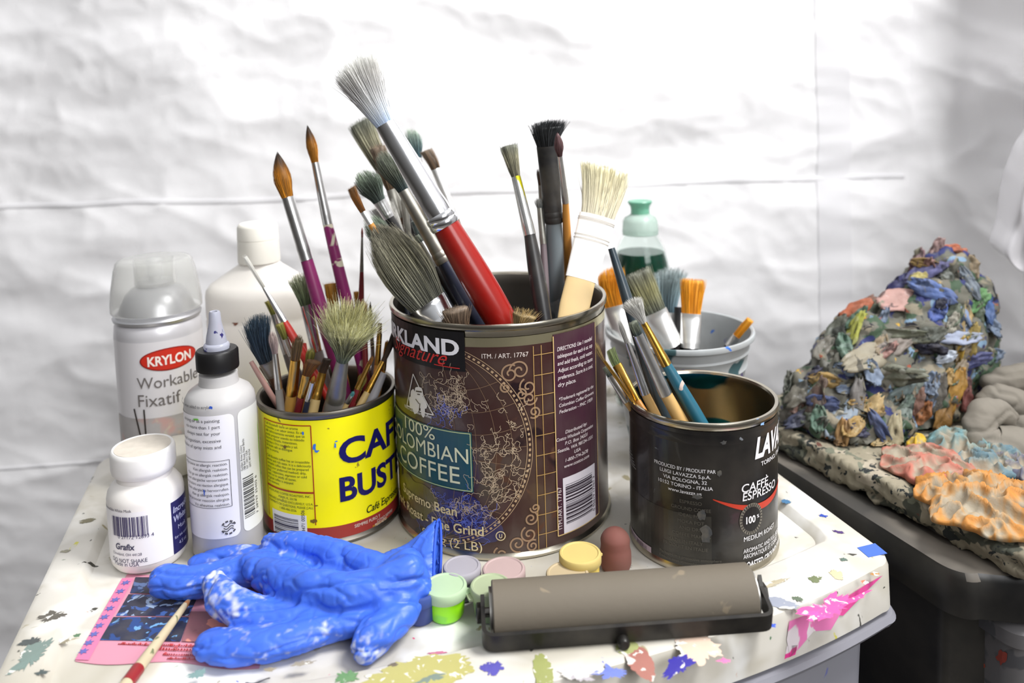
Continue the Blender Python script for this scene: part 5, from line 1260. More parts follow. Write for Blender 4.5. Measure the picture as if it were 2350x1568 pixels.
B(HY, 'tan-handled brush with a teal dab on its end', (813, 898), (807, 908), (797, 925), (790, 938), (9, 10, 12, 13), 'fb', 'tealdot', 'silver', 'tan', -0.8, -0.86, N=40)
B(HY, 'smooth pale grey plastic handle standing end up', (884, 848), (883, 850), (880, 856), (850, 922), (10, 14, 18, 24), None, None, None, 'plastic', -0.4, -0.6)
B(HY, 'thin pinkish stick with an orange dab, poking out over the tin edge', (572, 823), (573, 825), (576, 830), (620, 903), (6, 8, 11, 13), None, None, None, 'pinkish', -0.3, -0.4)
B(HY, 'thin brown stick lying beside the pinkish stick', (596, 836), (597, 838), (599, 842), (628, 885), (6, 8, 11, 12), None, None, None, 'brown', 0.3, 0.3)
B(HY, 'small brush with yellow-green hair behind the white-haired one', (614, 690), (627, 722), (656, 812), (668, 850), (19, 12, 16, 16), 'fl', 'olive', 'silver', 'grey', 0.35, 0.25, 0.6, N=90)
B(HY, 'small olive-haired brush beside the scarlet handle', (640, 742), (655, 778), (669, 815), (682, 850), (21, 14, 16, 16), 'fl', 'olive', 'silver', 'grey', 0.1, 0.05, 0.6, N=90)
B(HY, 'ochre round brush behind the small amber-brown flat', (716, 797), (709, 835), (703, 872), (699, 905), (23, 18, 18, 17), 'fb', 'olive', 'gold', 'gold', -0.3, -0.4, N=120)
B(HY, 'scarlet handle end standing among the ferrules', (696, 782), (696, 784), (697, 790), (705, 855), (8, 10, 14, 16), None, None, None, 'scarlet', -0.05, -0.1)
# ---- in the big brown tin
B(HB, 'very large white-haired brush with a chrome ferrule and fat red handle', (808, 132), (884, 284), (1024, 520), (1120, 684), (128, 44, 62, 70), 'sp', 'white', 'chrome', 'red', -0.5, -0.62, 0.55, N=900, stray=0.06)
B(HB, 'huge rounded taupe mop brush leaning over the tin edge, chrome ferrule', (862, 518), (981, 694), (1012, 742), (1024, 762), (112, 88, 84, 46), 'mp', 'greytaupe', 'chrome', 'black', -0.6, -0.5, 0.62, N=1100, stray=0.1)
B(HB, 'round brush with grey-green bristles, dull ferrule and speckled navy handle', (872, 348), (926, 438), (1018, 601), (1076, 700), (54, 27, 34, 40), 'fb', 'greygreen', 'dull', 'navy', -0.15, -0.3, 0.9, N=380, stray=0.06)
B(HB, 'stiff cream and charcoal bristle brush behind the big white one', (826, 276), (878, 385), (930, 480), (990, 600), (72, 42, 34, 34), 'fl', 'creamgrey', 'dull', 'black', 0.75, 0.65, 0.6, N=420, stray=0.05)
B(HB, 'brush with warm brown bristles tucked under the big white one', (866, 333), (897, 435), (918, 500), (950, 600), (46, 24, 22, 22), 'fl', 'brown', 'dull', 'brown', 0.42, 0.4, 0.6, N=260)
B(HB, 'rounded grey-green brush with a pale green crust at its tip', (826, 393), (871, 462), (893, 500), (945, 590), (64, 32, 26, 26), 'fb', 'greencap', 'silver', 'black', 0.1, 0.1, 0.8, N=340)
B(HB, 'thin brush with brown bristles fading to orange, lowest of those leaning outwards', (806, 428), (833, 486), (850, 514), (905, 600), (22, 14, 15, 16), 'fl', 'brownamber', 'clear', 'orange', -0.4, -0.35, 0.7, N=120)
B(HB, 'brush with pale tips and teal roots at the back', (941, 294), (957, 365), (965, 420), (985, 560), (46, 26, 24, 22), 'fb', 'teal', 'silver', 'black', 0.85, 0.75, 0.8, N=260)
B(HB, 'small taupe-haired brush with a thin silver ferrule at the back', (976, 344), (1000, 388), (1045, 500), (1080, 600), (36, 25, 18, 20), 'fl', 'brown', 'clear', 'brown', 0.7, 0.6, 0.6, N=200)
B(HB, 'soft white-haired brush half hidden above the taupe mop', (872, 470), (912, 540), (932, 580), (962, 640), (62, 36, 28, 26), 'fl', 'palegrey', 'silver', 'black', 0.22, 0.2, 0.6, N=300, stray=0.1)
B(HB, 'dusty green brush peeping out behind the taupe mop', (842, 496), (905, 580), (930, 612), (975, 680), (56, 36, 30, 26), 'fb', 'greencap', 'dull', 'black', -0.15, -0.15, 0.7, N=260)
B(HB, 'slim upright brush with a silver ferrule and navy handle', (905, 428), (905, 440), (908, 492), (916, 560), (12, 12, 13, 14), 'fl', 'brown', 'silver', 'navy', 0.5, 0.45, 0.8, N=60)
B(HB, 'slim brush with a longer tarnished ferrule, beside the navy-handled one', (926, 436), (927, 450), (936, 540), (948, 610), (15, 16, 18, 18), 'fl', 'darkbrown', 'dull', 'darkgreen', 0.35, 0.35, 0.8, N=60)
B(HB, 'fat dark green handle end standing among the ferrules', (944, 488), (945, 492), (952, 505), (990, 612), (14, 18, 24, 26), None, None, None, 'darkgreen', 0.45, 0.35)
B(HB, 'brush with a bright crimped ferrule and thin black handle, under the navy-handled round', (955, 540), (966, 556), (1000, 612), (1048, 690), (15, 16, 20, 24), 'fl', 'greygreen', 'silver', 'black', -0.05, -0.1, 0.8, N=60)
B(HB, 'round grey-cream brush with a yellow-stained ferrule and black handle', (1167, 333), (1184, 406), (1216, 540), (1240, 680), (45, 21, 27, 37), 'fl', 'creamgrey', 'yellowed', 'black', -0.35, -0.55, 0.8, N=300, stray=0.06)
B(HB, 'wide black-bristled flat brush with a black ferrule and blue-grey handle', (1262, 274), (1256, 336), (1271, 509), (1275, 690), (92, 50, 40, 46), 'sp', 'black', 'black', 'steel_grey', 0.1, -0.1, 0.5, N=460, stray=0.15)
B(HB, 'small round brush with mauve-brown hair and an orange handle', (1279, 303), (1285, 358), (1298, 465), (1304, 600), (21, 11, 16, 21), 'pt', 'mauve', 'silver', 'orange', -0.3, 0.1, N=120)
B(HB, 'thin brush with nearly black hair behind the wide black brush', (1234, 386), (1240, 425), (1243, 470), (1250, 600), (14, 11, 12, 14), 'fb', 'darkbrown', 'dull', 'black', 0.35, 0.25, N=70)
B(HB, 'small soft grey brush with a tarnished ferrule and mauve handle', (1236, 452), (1239, 478), (1247, 560), (1254, 690), (22, 14, 16, 17), 'fb', 'grey', 'dull', 'mauve', 0.0, -0.05, N=100)
B(HB, 'broad flat cream hair brush bound in white, with a bare wood handle', (1388, 384), (1371, 497), (1333, 642), (1318, 705), (122, 84, 70, 66), 'fl', 'cream', 'white', 'barewood', -0.35, -0.55, 0.2, N=900, wide_handle=True, bound=True)
B(HB, 'short dull brown bristles poking just above the front of the rim', (1044, 706), (1056, 772), (1062, 800), (1066, 830), (70, 40, 30, 26), 'fl', 'brown', 'dull', 'black', -0.85, -0.3, 0.5, N=200, stray=0.3)
B(HB, 'spiky straw bristles poking above the rim beside the red handle', (1212, 706), (1192, 764), (1184, 800), (1178, 830), (78, 30, 28, 24), 'sp', 'tan', 'dull', 'brown', -0.85, -0.75, 0.4, N=70, stray=0.5)
# ---- in the black tin
B(HL, 'long slate handle standing point up', (1399, 555), (1400, 560), (1403, 570), (1500, 880), (5, 10, 18, 35), None, None, None, 'slate', 0.35, -0.05)
B(HL, 'soft pale grey fan brush with a brass ferrule and paint-marked teal handle', (1443, 686), (1477, 741), (1530, 838), (1600, 957), (62, 15, 24, 31), 'sp', 'palegrey', 'gold', 'teal', -0.4, -0.6, 0.5, N=340, stray=0.06)
B(HL, 'slim brush with a long silver ferrule and clean wood handle', (1420, 735), (1440, 787), (1481, 905), (1507, 958), (13, 13, 21, 22), 'fb', 'palegrey', 'silver', 'wood', -0.62, -0.78, N=90)
B(HL, 'thicker silver-ferruled brush with a dark-stained wood handle', (1452, 738), (1464, 768), (1528, 905), (1560, 962), (24, 22, 29, 30), 'fl', 'greygreen', 'silver', 'wood', -0.6, -0.78, 0.8, N=120)
B(HL, 'thin brush with a tan tip and slender brass ferrule', (1367, 786), (1386, 828), (1460, 930), (1476, 950), (13, 7, 10, 11), 'fb', 'tan', 'gold', 'orange', 0.15, -0.66, N=70)
B(HL, 'small flat brush with pale green hair and a brass ferrule', (1401, 800), (1416, 838), (1464, 920), (1480, 946), (27, 24, 14, 14), 'fl', 'palegreen', 'gold', 'orange', 0.0, -0.64, 0.45, N=120)
B(HL, 'flat brush with a short sage-grey tip and wide silver ferrule, against the tin edge', (1390, 840), (1402, 862), (1438, 922), (1452, 944), (20, 20, 18, 15), 'fl', 'greygreen', 'silver', 'wood', 0.0, -0.55, 0.4, N=90)
# ---- in the grey tub
B(HT, 'wide flat brush with orange hair fanning beside the brown tin', (1402, 612), (1412, 702), (1436, 790), (1448, 835), (72, 54, 50, 26), 'sp', 'orange', 'clear', 'black', -0.1, -0.2, 0.3, N=420)
B(HT, 'wide slanting brush with yellow-grey bristles', (1464, 622), (1504, 716), (1540, 792), (1562, 835), (66, 54, 54, 26), 'fl', 'greyyellow', 'clear', 'black', -0.25, -0.3, 0.3, N=420)
B(HT, 'wide brush with pale blue-grey bristles at the back', (1540, 612), (1531, 718), (1535, 790), (1538, 835), (96, 46, 46, 26), 'sp', 'greyblue', 'clear', 'black', 0.35, 0.2, 0.25, N=480)
B(HT, 'square-cut flat brush with bright orange hair and a shiny ferrule', (1590, 640), (1586, 720), (1583, 798), (1583, 835), (59, 46, 44, 26), 'fl', 'orange', 'clear', 'black', -0.4, -0.4, 0.3, N=360)
B(HT, 'dark stick standing behind the square orange brush', (1557, 692), (1557, 696), (1557, 705), (1558, 815), (12, 16, 22, 24), None, None, None, 'black', 0.1, 0.05)
B(HT, 'orange-tipped brush lying against the far edge of the tub', (1724, 732), (1690, 772), (1672, 795), (1650, 820), (20, 20, 18, 14), 'fl', 'orange', 'silver', 'black', 0.1, -0.05, 0.5, N=90)
# ---- lying on the leaflet
PA = atz(435, 1376, 0.0042); PBb = atz(347, 1494, 0.0052); d_ = (PBb - PA).normalized()
fbp = PA + d_ * 0.118; ftp = PA + d_ * 0.134; tpp = PA + d_ * 0.146
for v in (fbp, ftp, tpp): v.z = PBb.z + 0.0012
lb_ = brush3d('paintbrush lying across the pink leaflet, its handle speckled with paint', PA, fbp, ftp, tpp, (0.007, 0.005, 0.0052, 0.0066), 'fb', 'creamgrey', 'silver', 'speckled', 1.0, 120, low=PBb + d_ * 0.03)
def band(p0, p1, r, m, label=None):
    a, s, t = frame_of(p1 - p0); return mk('colour_band', tube([(p0.lerp(p1, k / 4), s * r, t * r) for k in range(5)], 20), m, lb_, label=label)
q0 = PA + (fbp - PA) * (0.060 / 0.118); q1 = PA + (fbp - PA) * (0.071 / 0.118)
band(q0, q1, 0.00345, mat('band_red', (140, 28, 36), 0.4, nscale=80, namt=0.15), 'dark red band')

# ================================================================ the blue glove
def gp(px, py, z): return atz(px, py, z)
def blobs(path, seg=14):
    """a tapering flattened tube with rounded ends: path = [(px, py, z, half width, half height)]"""
    pts = [(gp(a, b, z), w_, h_) for a, b, z, w_, h_ in path]; rings = []
    up = Vector((0, 0, 1))
    for i, (p, w_, h_) in enumerate(pts):
        d = (pts[min(i + 1, len(pts) - 1)][0] - pts[max(0, i - 1)][0]).normalized(); s = d.cross(up).normalized(); t = s.cross(d)
        if i == 0:
            for q in (0.35, 0.7, 0.92): rings.append((p - d * w_ * math.sqrt(1 - q * q) * 0.9, s * w_ * q, t * h_ * q))
        rings.append((p, s * w_, t * h_))
        if i == len(pts) - 1:
            for q in (0.92, 0.7, 0.35): rings.append((p + d * w_ * math.sqrt(1 - q * q) * 0.9, s * w_ * q, t * h_ * q))
    # finer steps between rings
    fine = []
    for (a, b) in zip(rings, rings[1:]):
        for k in range(4): f = k / 4; fine.append(tuple(a[j].lerp(b[j], f) for j in range(3)))
    fine.append(rings[-1]); return tube(fine, seg)
tips = []
parts_ = [
    [(375, 1332, .0110, .0105, .0095), (430, 1338, .0110, .0110, .0095), (492, 1328, .0120, .0105, .0095), (552, 1306, .0130, .0105, .010), (610, 1306, .0150, .012, .011), (670, 1325, .0160, .013, .011)],
    [(450, 1296, .0065, .008, .006), (520, 1280, .0075, .0095, .007), (590, 1284, .0085, .011, .008), (660, 1296, .010, .012, .009), (740, 1325, .011, .014, .009)],
    [(492, 1338, .0200, .0075, .0075), (515, 1372, .0170, .0110, .0105), (555, 1402, .0130, .0115, .0105), (620, 1418, .0105, .0115, .009), (690, 1420, .0105, .012, .009), (770, 1400, .012, .013, .010)],
    [(484, 1480, .0075, .0105, .0065), (540, 1486, .0085, .0120, .0075), (610, 1478, .0090, .0125, .008), (680, 1462, .0095, .0115, .0085), (750, 1440, .0100, .0105, .0085), (830, 1412, .012, .012, .010), (890, 1385, .014, .012, .011)],
    [(838, 1490, .0090, .0085, .008), (856, 1464, .0110, .0110, .010), (888, 1432, .0120, .0115, .0105), (922, 1402, .0135, .011, .011), (930, 1372, .016, .011, .011)],
    [(622, 1252, .0200, .0085, .010), (680, 1266, .0200, .0095, .0125), (745, 1276, .0200, .0100, .0130), (805, 1294, .0200, .011, .012), (870, 1318, .020, .012, .012)],
    [(575, 1300, .0165, .0085, .009), (640, 1328, .0205, .010, .011), (715, 1356, .0215, .011, .0125), (800, 1366, .0220, .011, .0125), (875, 1352, .0230, .011, .0125), (945, 1322, .0270, .010, .012)],
    [(660, 1372, .0100, .016, .009), (745, 1388, .0110, .017, .010), (825, 1390, .0120, .017, .011), (905, 1372, .0160, .015, .012), (950, 1340, .021, .012, .012)],
    [(690, 1318, .0110, .016, .009), (790, 1332, .0130, .017, .010), (880, 1328, .0180, .016, .012), (940, 1310, .024, .012, .013)]]
gg = [blobs(p) for p in parts_]
# flaring cuff: a thin-walled open tube
ctop, cbot = aty(1008, 1192, 0.486), aty(1000, 1386, 0.449)
cst_t, cst_b = aty(880, 1290, 0.480), aty(880, 1386, 0.450)
rings_o, rings_i = [], []
NR = 14
for i in range(NR + 1):
    f = i / NR; e = f * f * (3 - 2 * f)
    a = cst_t.lerp(ctop, f); b = cst_b.lerp(cbot, f); c0 = (a + b) / 2; hv = (a - b) / 2; d = ((ctop + cbot) / 2 - (cst_t + cst_b) / 2).normalized(); n = d.cross(hv).normalized()
    th = 0.012 * (1 - f) + 0.0065 * f; th *= 1 + 0.25 * math.sin(f * 9)
    rings_o.append((c0, hv, n * th)); rings_i.append((c0, hv * 0.955, n * (th - 0.0013)))
sg = 40; ov, of = tube(rings_o, sg, caps=False); iv, if_ = tube(rings_i, sg, caps=False); k0 = len(ov)
cv = ov + iv; cf = of + [tuple(reversed([i + k0 for i in f])) for f in if_]
for k in range(sg):
    k2 = (k + 1) % sg; cf.append((NR * sg + k, NR * sg + k2, k0 + NR * sg + k2, k0 + NR * sg + k)); cf.append((k2, k, k0 + k, k0 + k2))
gg.append((cv, cf))
glove_m = mat('blue_nitrile', (60, 108, 226), 0.42, attr=True, bump=0.06, bscale=500)
GL = mk('rubber_glove', join(*gg), glove_m, origin=gp(700, 1400, 0))
solid_of(GL, [voxel(0.0009, 8)])
me = GL.data; o0 = GL.location; nor = [v.normal.copy() for v in me.vertices]
stain = [(gp(372, 1325, .012), 0.014, 0.25), (gp(520, 1300, .012), 0.026, 0.42), (gp(500, 1340, .02), 0.013, 0.85), (gp(530, 1385, .016), 0.022, 0.66), (gp(600, 1470, .014), 0.022, 0.30), (gp(740, 1455, .014), 0.014, 0.34), (gp(850, 1480, .01), 0.013, 0.55), (gp(625, 1255, .02), 0.012, 0.60), (gp(670, 1275, .018), 0.016, 0.42), (gp(450, 1345, .012), 0.012, 0.25)]
cols = []
blue, wht, gry = lin((62, 104, 212)), lin((206, 210, 222)), lin((134, 134, 134))
gx = (gp(1000, 1300, .02) - gp(500, 1380, .02)).normalized(); gy = Vector((0, 0, 1)).cross(gx)
def crease(q, wd): n_ = noise.noise(q); return -math.exp(-(n_ / wd) ** 2)
def gw(p):
    a, b, c = p.dot(gx), p.dot(gy), p.z
    v = 0.0018 * noise.noise(Vector((a * 14 + b * 10, b * 70, c * 60)))
    v += 0.0014 * crease(Vector((a * 12 + b * 10, b * 62 - a * 8, c * 50)), 0.10)
    v += 0.0009 * crease(Vector((a * 22 - b * 30 + 7, b * 74 + a * 14, c * 80 + 3)), 0.08)
    v += 0.0004 * crease(Vector((a * 90 + b * 50 + 3, b * 110 - a * 60, c * 120)), 0.12)
    v += 0.0002 * (1 - 2 * abs(noise.noise(Vector((a * 60, b * 130, c * 120)))))
    return v
for i, v in enumerate(me.vertices):
    p = v.co + o0; d = gw(p); pn = v.co + nor[i] * d
    if pn.z + o0.z < T + 0.0009: pn.z = T + 0.0009 - o0.z
    k = 0.0
    for c0, r_, am in stain:
        dd = (p - c0).length / r_
        if dd < 1: k = max(k, am * (1 - dd * dd))
    nz = noise.fractal(p * 160, 0.8, 2.0, 3) * 0.5 + noise.noise(p * 420) * 0.25
    kk = max(0, min(0.92, (k + nz * 0.9 - 0.34) * 2.2)) if k > 0 else 0.0
    g_ = max(0, min(1, noise.noise(p * 90) * 2.0 + 0.1)); tgt = [wht[j] * (1 - g_ * 0.7) + gry[j] * g_ * 0.7 for j in range(3)]
    cols += [blue[j] * (1 - kk) + tgt[j] * kk for j in range(3)] + [1.0]
    v.co = pn
at = me.color_attributes.new('Col', 'FLOAT_COLOR', 'POINT'); at.data.foreach_set('color', cols); me.update()
tag(GL, 'crumpled blue rubber glove with paint-whitened fingertips, lying in front of the yellow tin', 'glove')
rc, hv, n = rings_o[-1]
rim_pts = [rc + hv * 0.98 * math.cos(2 * math.pi * k / 48) + n * 0.92 * math.sin(2 * math.pi * k / 48) for k in range(49)]
mk('cuff_bead', pipe(rim_pts, 0.0009, 8, False), mat('blue_bead', (48, 88, 206), 0.4), GL, label='rolled rim of the cuff')

# ================================================================ the black cart
bw = Vector((0.937, 0.349, 0)); bd_ = Vector((-0.349, 0.937, 0)); BO = Vector((0.2595, 0.474, T))
def bc(u, v, z=0.0): return BO + bw * u + bd_ * v + Vector((0, 0, z))
dusty = mat('dusty_black_plastic', (46, 45, 44), 0.55, spots=[((92, 87, 80), 7, 0.36, 3.0, 0.25), ((120, 113, 104), 12, 0.46, 8.0, 0.22), ((150, 150, 152), 60, 0.735, 5.0)], bump=0.05, bscale=120)
blackp = mat('black_plastic', (20, 20, 21), 0.35, nscale=20, namt=0.2)
BK = thing('drawer_cart', 'dusty black plastic drawer cart carrying the paint-crusted board', 'drawer cart', bc(0.15, 0.12, -T))
def bo(i, f=0.0): return outline(0.0 + i, 0.30 - i, -0.050 + i + f, -0.002 + i + f, 0.262 - i, max(0.02 - i, 0.006))
mk('cart_top', loft(bc, [(bo(0.006), -0.030), (bo(0.0), -0.029), (bo(0.0), -0.005), (bo(0.002), -0.0012), (bo(0.006), 0.0), (bo(0.022), 0.0), (bo(0.0235), -0.0018), (bo(0.030), -0.0018), (bo(0.0315), 0.0)], True, True), [dusty, blackp], BK, sharp=40, label='dusty black cart top with a moulded groove')
for p_ in bpy.data.objects[[o.name for o in BK.children if o.name.startswith('cart_top')][0]].data.polygons: p_.material_index = 0 if p_.normal.z > 0.6 else 1
mk('body', loft(bc, [(bo(0.016, 0.006), -T), (bo(0.012, 0.004), -0.0295)], False, True), blackp, BK)
for k in range(3):
    z1 = -0.034 - 0.21 * k; z0 = z1 - 0.195
    q = lambda i: outline(0.030 + i, 0.270 - i, -0.054 + i, -0.020 + i, 0.20, 0.012)
    dr = mk('drawer', loft(bc, [(q(0.005), z0), (q(0.002), z1 - 0.014), (q(-0.001), z1 - 0.012), (q(-0.001), z1 - 0.003), (q(0.002), z1)], True, True), mat('smoky_drawer', (112, 110, 112), 0.4, trans=0.25, nscale=14, namt=0.2, spots=[((84, 84, 88), 26, 0.62, 3.0)]), BK, label='cloudy grey drawer' if k == 0 else None)
    if k == 0:
        def smear(px, py, w_, h_, col, seed):
            rnd = random.Random(seed); p0 = None
            # find the drawer front under this pixel
            bv = BVHTree.FromPolygons([dr.matrix_world @ v.co + wloc(dr) for v in dr.data.vertices], [tuple(f.vertices) for f in dr.data.polygons])
            vs, fs = [], []
            for j in range(15):
                if j == 0: x, y = px, py
                else:
                    a = 2 * math.pi * j / 14; u = rnd.uniform(0.6, 1.1); x, y = px + w_ * u * math.cos(a), py + h_ * u * math.sin(a)
                h, nn, _, _ = bv.ray_cast(EYE, ray(x, y).normalized())
                if h is None: return
                vs.append(h + nn * 0.0004)
            for j in range(14): fs.append((0, 1 + j, 1 + (j + 1) % 14))
            mk('contents_patch', (vs, fs), mat('contents_%d' % seed, col, 0.7), dr, smooth=False)  # patch on the front stands in for orange things inside the drawer
        smear(2245, 1528, 26, 12, (150, 66, 44), 4); smear(2300, 1508, 14, 20, (140, 56, 44), 9)

# ================================================================ the paint-crusted board
pr = Vector((0.907, 0.421, 0)); pbk = Vector((-0.421, 0.907, 0)); PO = Vector((0.300, 0.448, T))
g = box(PO + pr * 0.12 + pbk * 0.135 + Vector((0, 0, 0.0105)), 0.12, 0.135, 0.0085, math.atan2(0.421, 0.907))
crust = mat('palette_crust', (150, 142, 122), 0.85, bump=0.3, bscale=160, nscale=60, namt=0.25, spots=[((74, 76, 66), 40, 0.55, 3.0), ((112, 114, 98), 50, 0.58, 9.0), ((168, 158, 140), 40, 0.57, 14.0), ((40, 44, 44), 130, 0.60, 24.0), ((96, 60, 50), 60, 0.69, 31.0)])
PL = mk('palette_board', g, crust, origin=PO)
solid_of(PL, [voxel(0.0028, 1)])
o0 = PL.location.copy()
for v in PL.data.vertices:
    p = v.co + o0; r = p - PO; u, q = r.dot(pr), r.dot(pbk); e = min(u, 0.24 - u, q, 0.27 - q)
    am = 0.0052 if e < 0.009 else 0.0012
    d = am * (noise.fractal(Vector((p.x * 60, p.y * 60, p.z * 190)), 0.9, 2.0, 4) + 0.25) + 0.0006 * noise.noise(p * 300); v.co += v.normal * d
    if v.co.z + o0.z < T + 0.0006: v.co.z = T + 0.0006 - o0.z
    if e < 0.012 and p.z > T + 0.014: v.co.z += 0.002 * max(0, noise.noise(p * 60))
    v.co.z = min(v.co.z, T + 0.0208 - o0.z)
tag(PL, 'thick painting board with a ragged crust of old paint along its edges', 'palette')
PZ = 0.0195
# ================================================================ the mound of dried paint
core = []
for px, py, Y, rx, ry, rz in ((2165, 625, .690, .022, .022, .022), (2150, 690, .690, .036, .034, .032), (2115, 770, .682, .050, .042, .040), (2010, 800, .672, .040, .036, .034), (1985, 850, .664, .046, .040, .036), (1905, 915, .656, .036, .034, .030), (1960, 965, .640, .050, .034, .030), (2080, 890, .668, .050, .040, .042), (2220, 700, .695, .022, .024, .028), (2215, 760, .695, .024, .026, .034), (2185, 850, .690, .034, .034, .040), (2190, 930, .688, .030, .030, .032), (2000, 1010, .622, .026, .018, .016), (1845, 965, .650, .020, .022, .016), (2070, 975, .650, .026, .024, .022)):
    c = aty(px, py, Y)
    vs, fs = lathe([(math.cos(R(a)) , math.sin(R(a))) for a in range(-90, 91, 15)], (0, 0, 0), 24)
    core.append(([Vector((v.x * rx, v.y * ry, v.z * rz)) + c for v in vs], fs))
coat = mat('mixed_dried_paint', (98, 98, 88), 0.7, nscale=70, namt=0.55, bump=0.4, bscale=120, spots=[((60, 80, 60), 45, 0.55, 2.0), ((44, 50, 100), 40, 0.575, 7.0), ((134, 126, 108), 38, 0.585, 12.0), ((120, 146, 170), 60, 0.63, 18.0), ((150, 80, 60), 55, 0.66, 26.0), ((190, 150, 50), 65, 0.68, 33.0), ((26, 26, 34), 60, 0.62, 41.0)])
MD = mk('paint_mound', join(*core), coat, origin=atz(2020, 990, PZ))
solid_of(MD, [voxel(0.0030, 3)])
o0 = MD.location.copy()
for v in MD.data.vertices:
    p = v.co + o0; r = 1 - abs(noise.fractal(Vector((p.x * 48, p.y * 48, p.z * 70)), 0.9, 2.0, 3))
    v.co += v.normal * (0.0075 * noise.fractal(p * 40, 0.9, 2.1, 4) + 0.005 * (r - 0.6))
    if v.co.z + o0.z < T + 0.0212: v.co.z = T + 0.0212 - o0.z
MD.data.update()
tag(MD, 'craggy mound of layered dried paint in many colours, piled on the board', 'paint mound')
bvh = BVHTree.FromPolygons([v.co + o0 for v in MD.data.vertices], [tuple(f.vertices) for f in MD.data.polygons])
def skin_mat(col):
    av = sum(col) / 3; k = tuple(int((av + (x - av) * 0.82) * 0.92) for x in col); dk = tuple(int(x * 0.55) for x in k); lt = tuple(min(255, int(x * 0.7 + 60)) for x in k)
    return mat('skin_%d_%d_%d' % k, k, 0.6, nscale=90, namt=0.30, bump=0.35, bscale=220, spots=[(dk, 55, 0.60, k[0] * 0.1), (lt, 70, 0.62, k[1] * 0.1), ((128, 124, 108), 50, 0.64, k[2] * 0.1)])
def flake(c, nrm, ax, ln, wd, curl, rnd, name='paint_skin', parent=None, m=None, th=0.0011):
    n = nrm.normalized(); a = (ax - n * ax.dot(n)).normalized(); b = n.cross(a); nu, nv = 14, 9; sd = rnd.uniform(0, 50); vs, fs = [], []
    def pt(i, j, off):
        u, v = i / nu * 2 - 1, j / nv * 2 - 1
        wv = wd * (1 - 0.55 * u * u) * (1 + 0.30 * noise.noise(Vector((u * 2.2, sd, 3)))) ; lu = ln * (1 + 0.22 * noise.noise(Vector((v * 2.0, sd, 9))))
        x, y = lu * u, wv * v
        h = curl * (u * u * 0.7 + v * v * 0.5) * ln * 0.5 + 0.0028 * noise.fractal(Vector((u * 2.0 + sd, v * 2.4, sd)), 0.9, 2.1, 3) + 0.0018 * (1 - 2 * abs(noise.noise(Vector((u * 1.6 + v * 2.8, v * 1.4 - u, sd + 8)))))
        q_ = c + a * x + b * y + n * (h + off); q_.z = max(q_.z, T + 0.0212 - off); return q_
    for off in (0, -th):
        for i in range(nu + 1):
            for j in range(nv + 1): vs.append(pt(i, j, off))
    st = (nu + 1) * (nv + 1)
    for i in range(nu):
        for j in range(nv):
            q = i * (nv + 1) + j; fs += [(q, q + nv + 1, q + nv + 2, q + 1), (st + q, st + q + 1, st + q + nv + 2, st + q + nv + 1)]
    for i in range(nu):
        for j, fl in ((0, 1), (nv, 0)):
            q, q2 = i * (nv + 1) + j, (i + 1) * (nv + 1) + j; fs.append((q, st + q, st + q2, q2) if fl else (q2, st + q2, st + q, q))
    for j in range(nv):
        for i, fl in ((0, 0), (nu, 1)):
            q, q2 = i * (nv + 1) + j, i * (nv + 1) + j + 1; fs.append((q, st + q, st + q2, q2) if fl else (q2, st + q2, st + q, q))
    return vs, fs
def onmound(px, py, ang, ln, wd, col, label=None, curl=-0.15, lift=0.0015, seed=None):
    h, nn, _, _ = bvh.ray_cast(EYE, ray(px, py).normalized())
    if h is None: return False
    if nn.dot(ray(px, py)) > 0: nn = -nn
    nn = (nn * 0.75 - ray(px, py).normalized() * 0.45).normalized()
    rnd = random.Random(seed if seed is not None else px * 31 + py)
    ax = _r * math.cos(R(ang)) + _u * math.sin(R(ang))
    mk('paint_skin', flake(h + nn * lift, nn, ax, ln / 2000, wd / 2000, curl, rnd), skin_mat(col), MD, sharp=0, label=label); return True
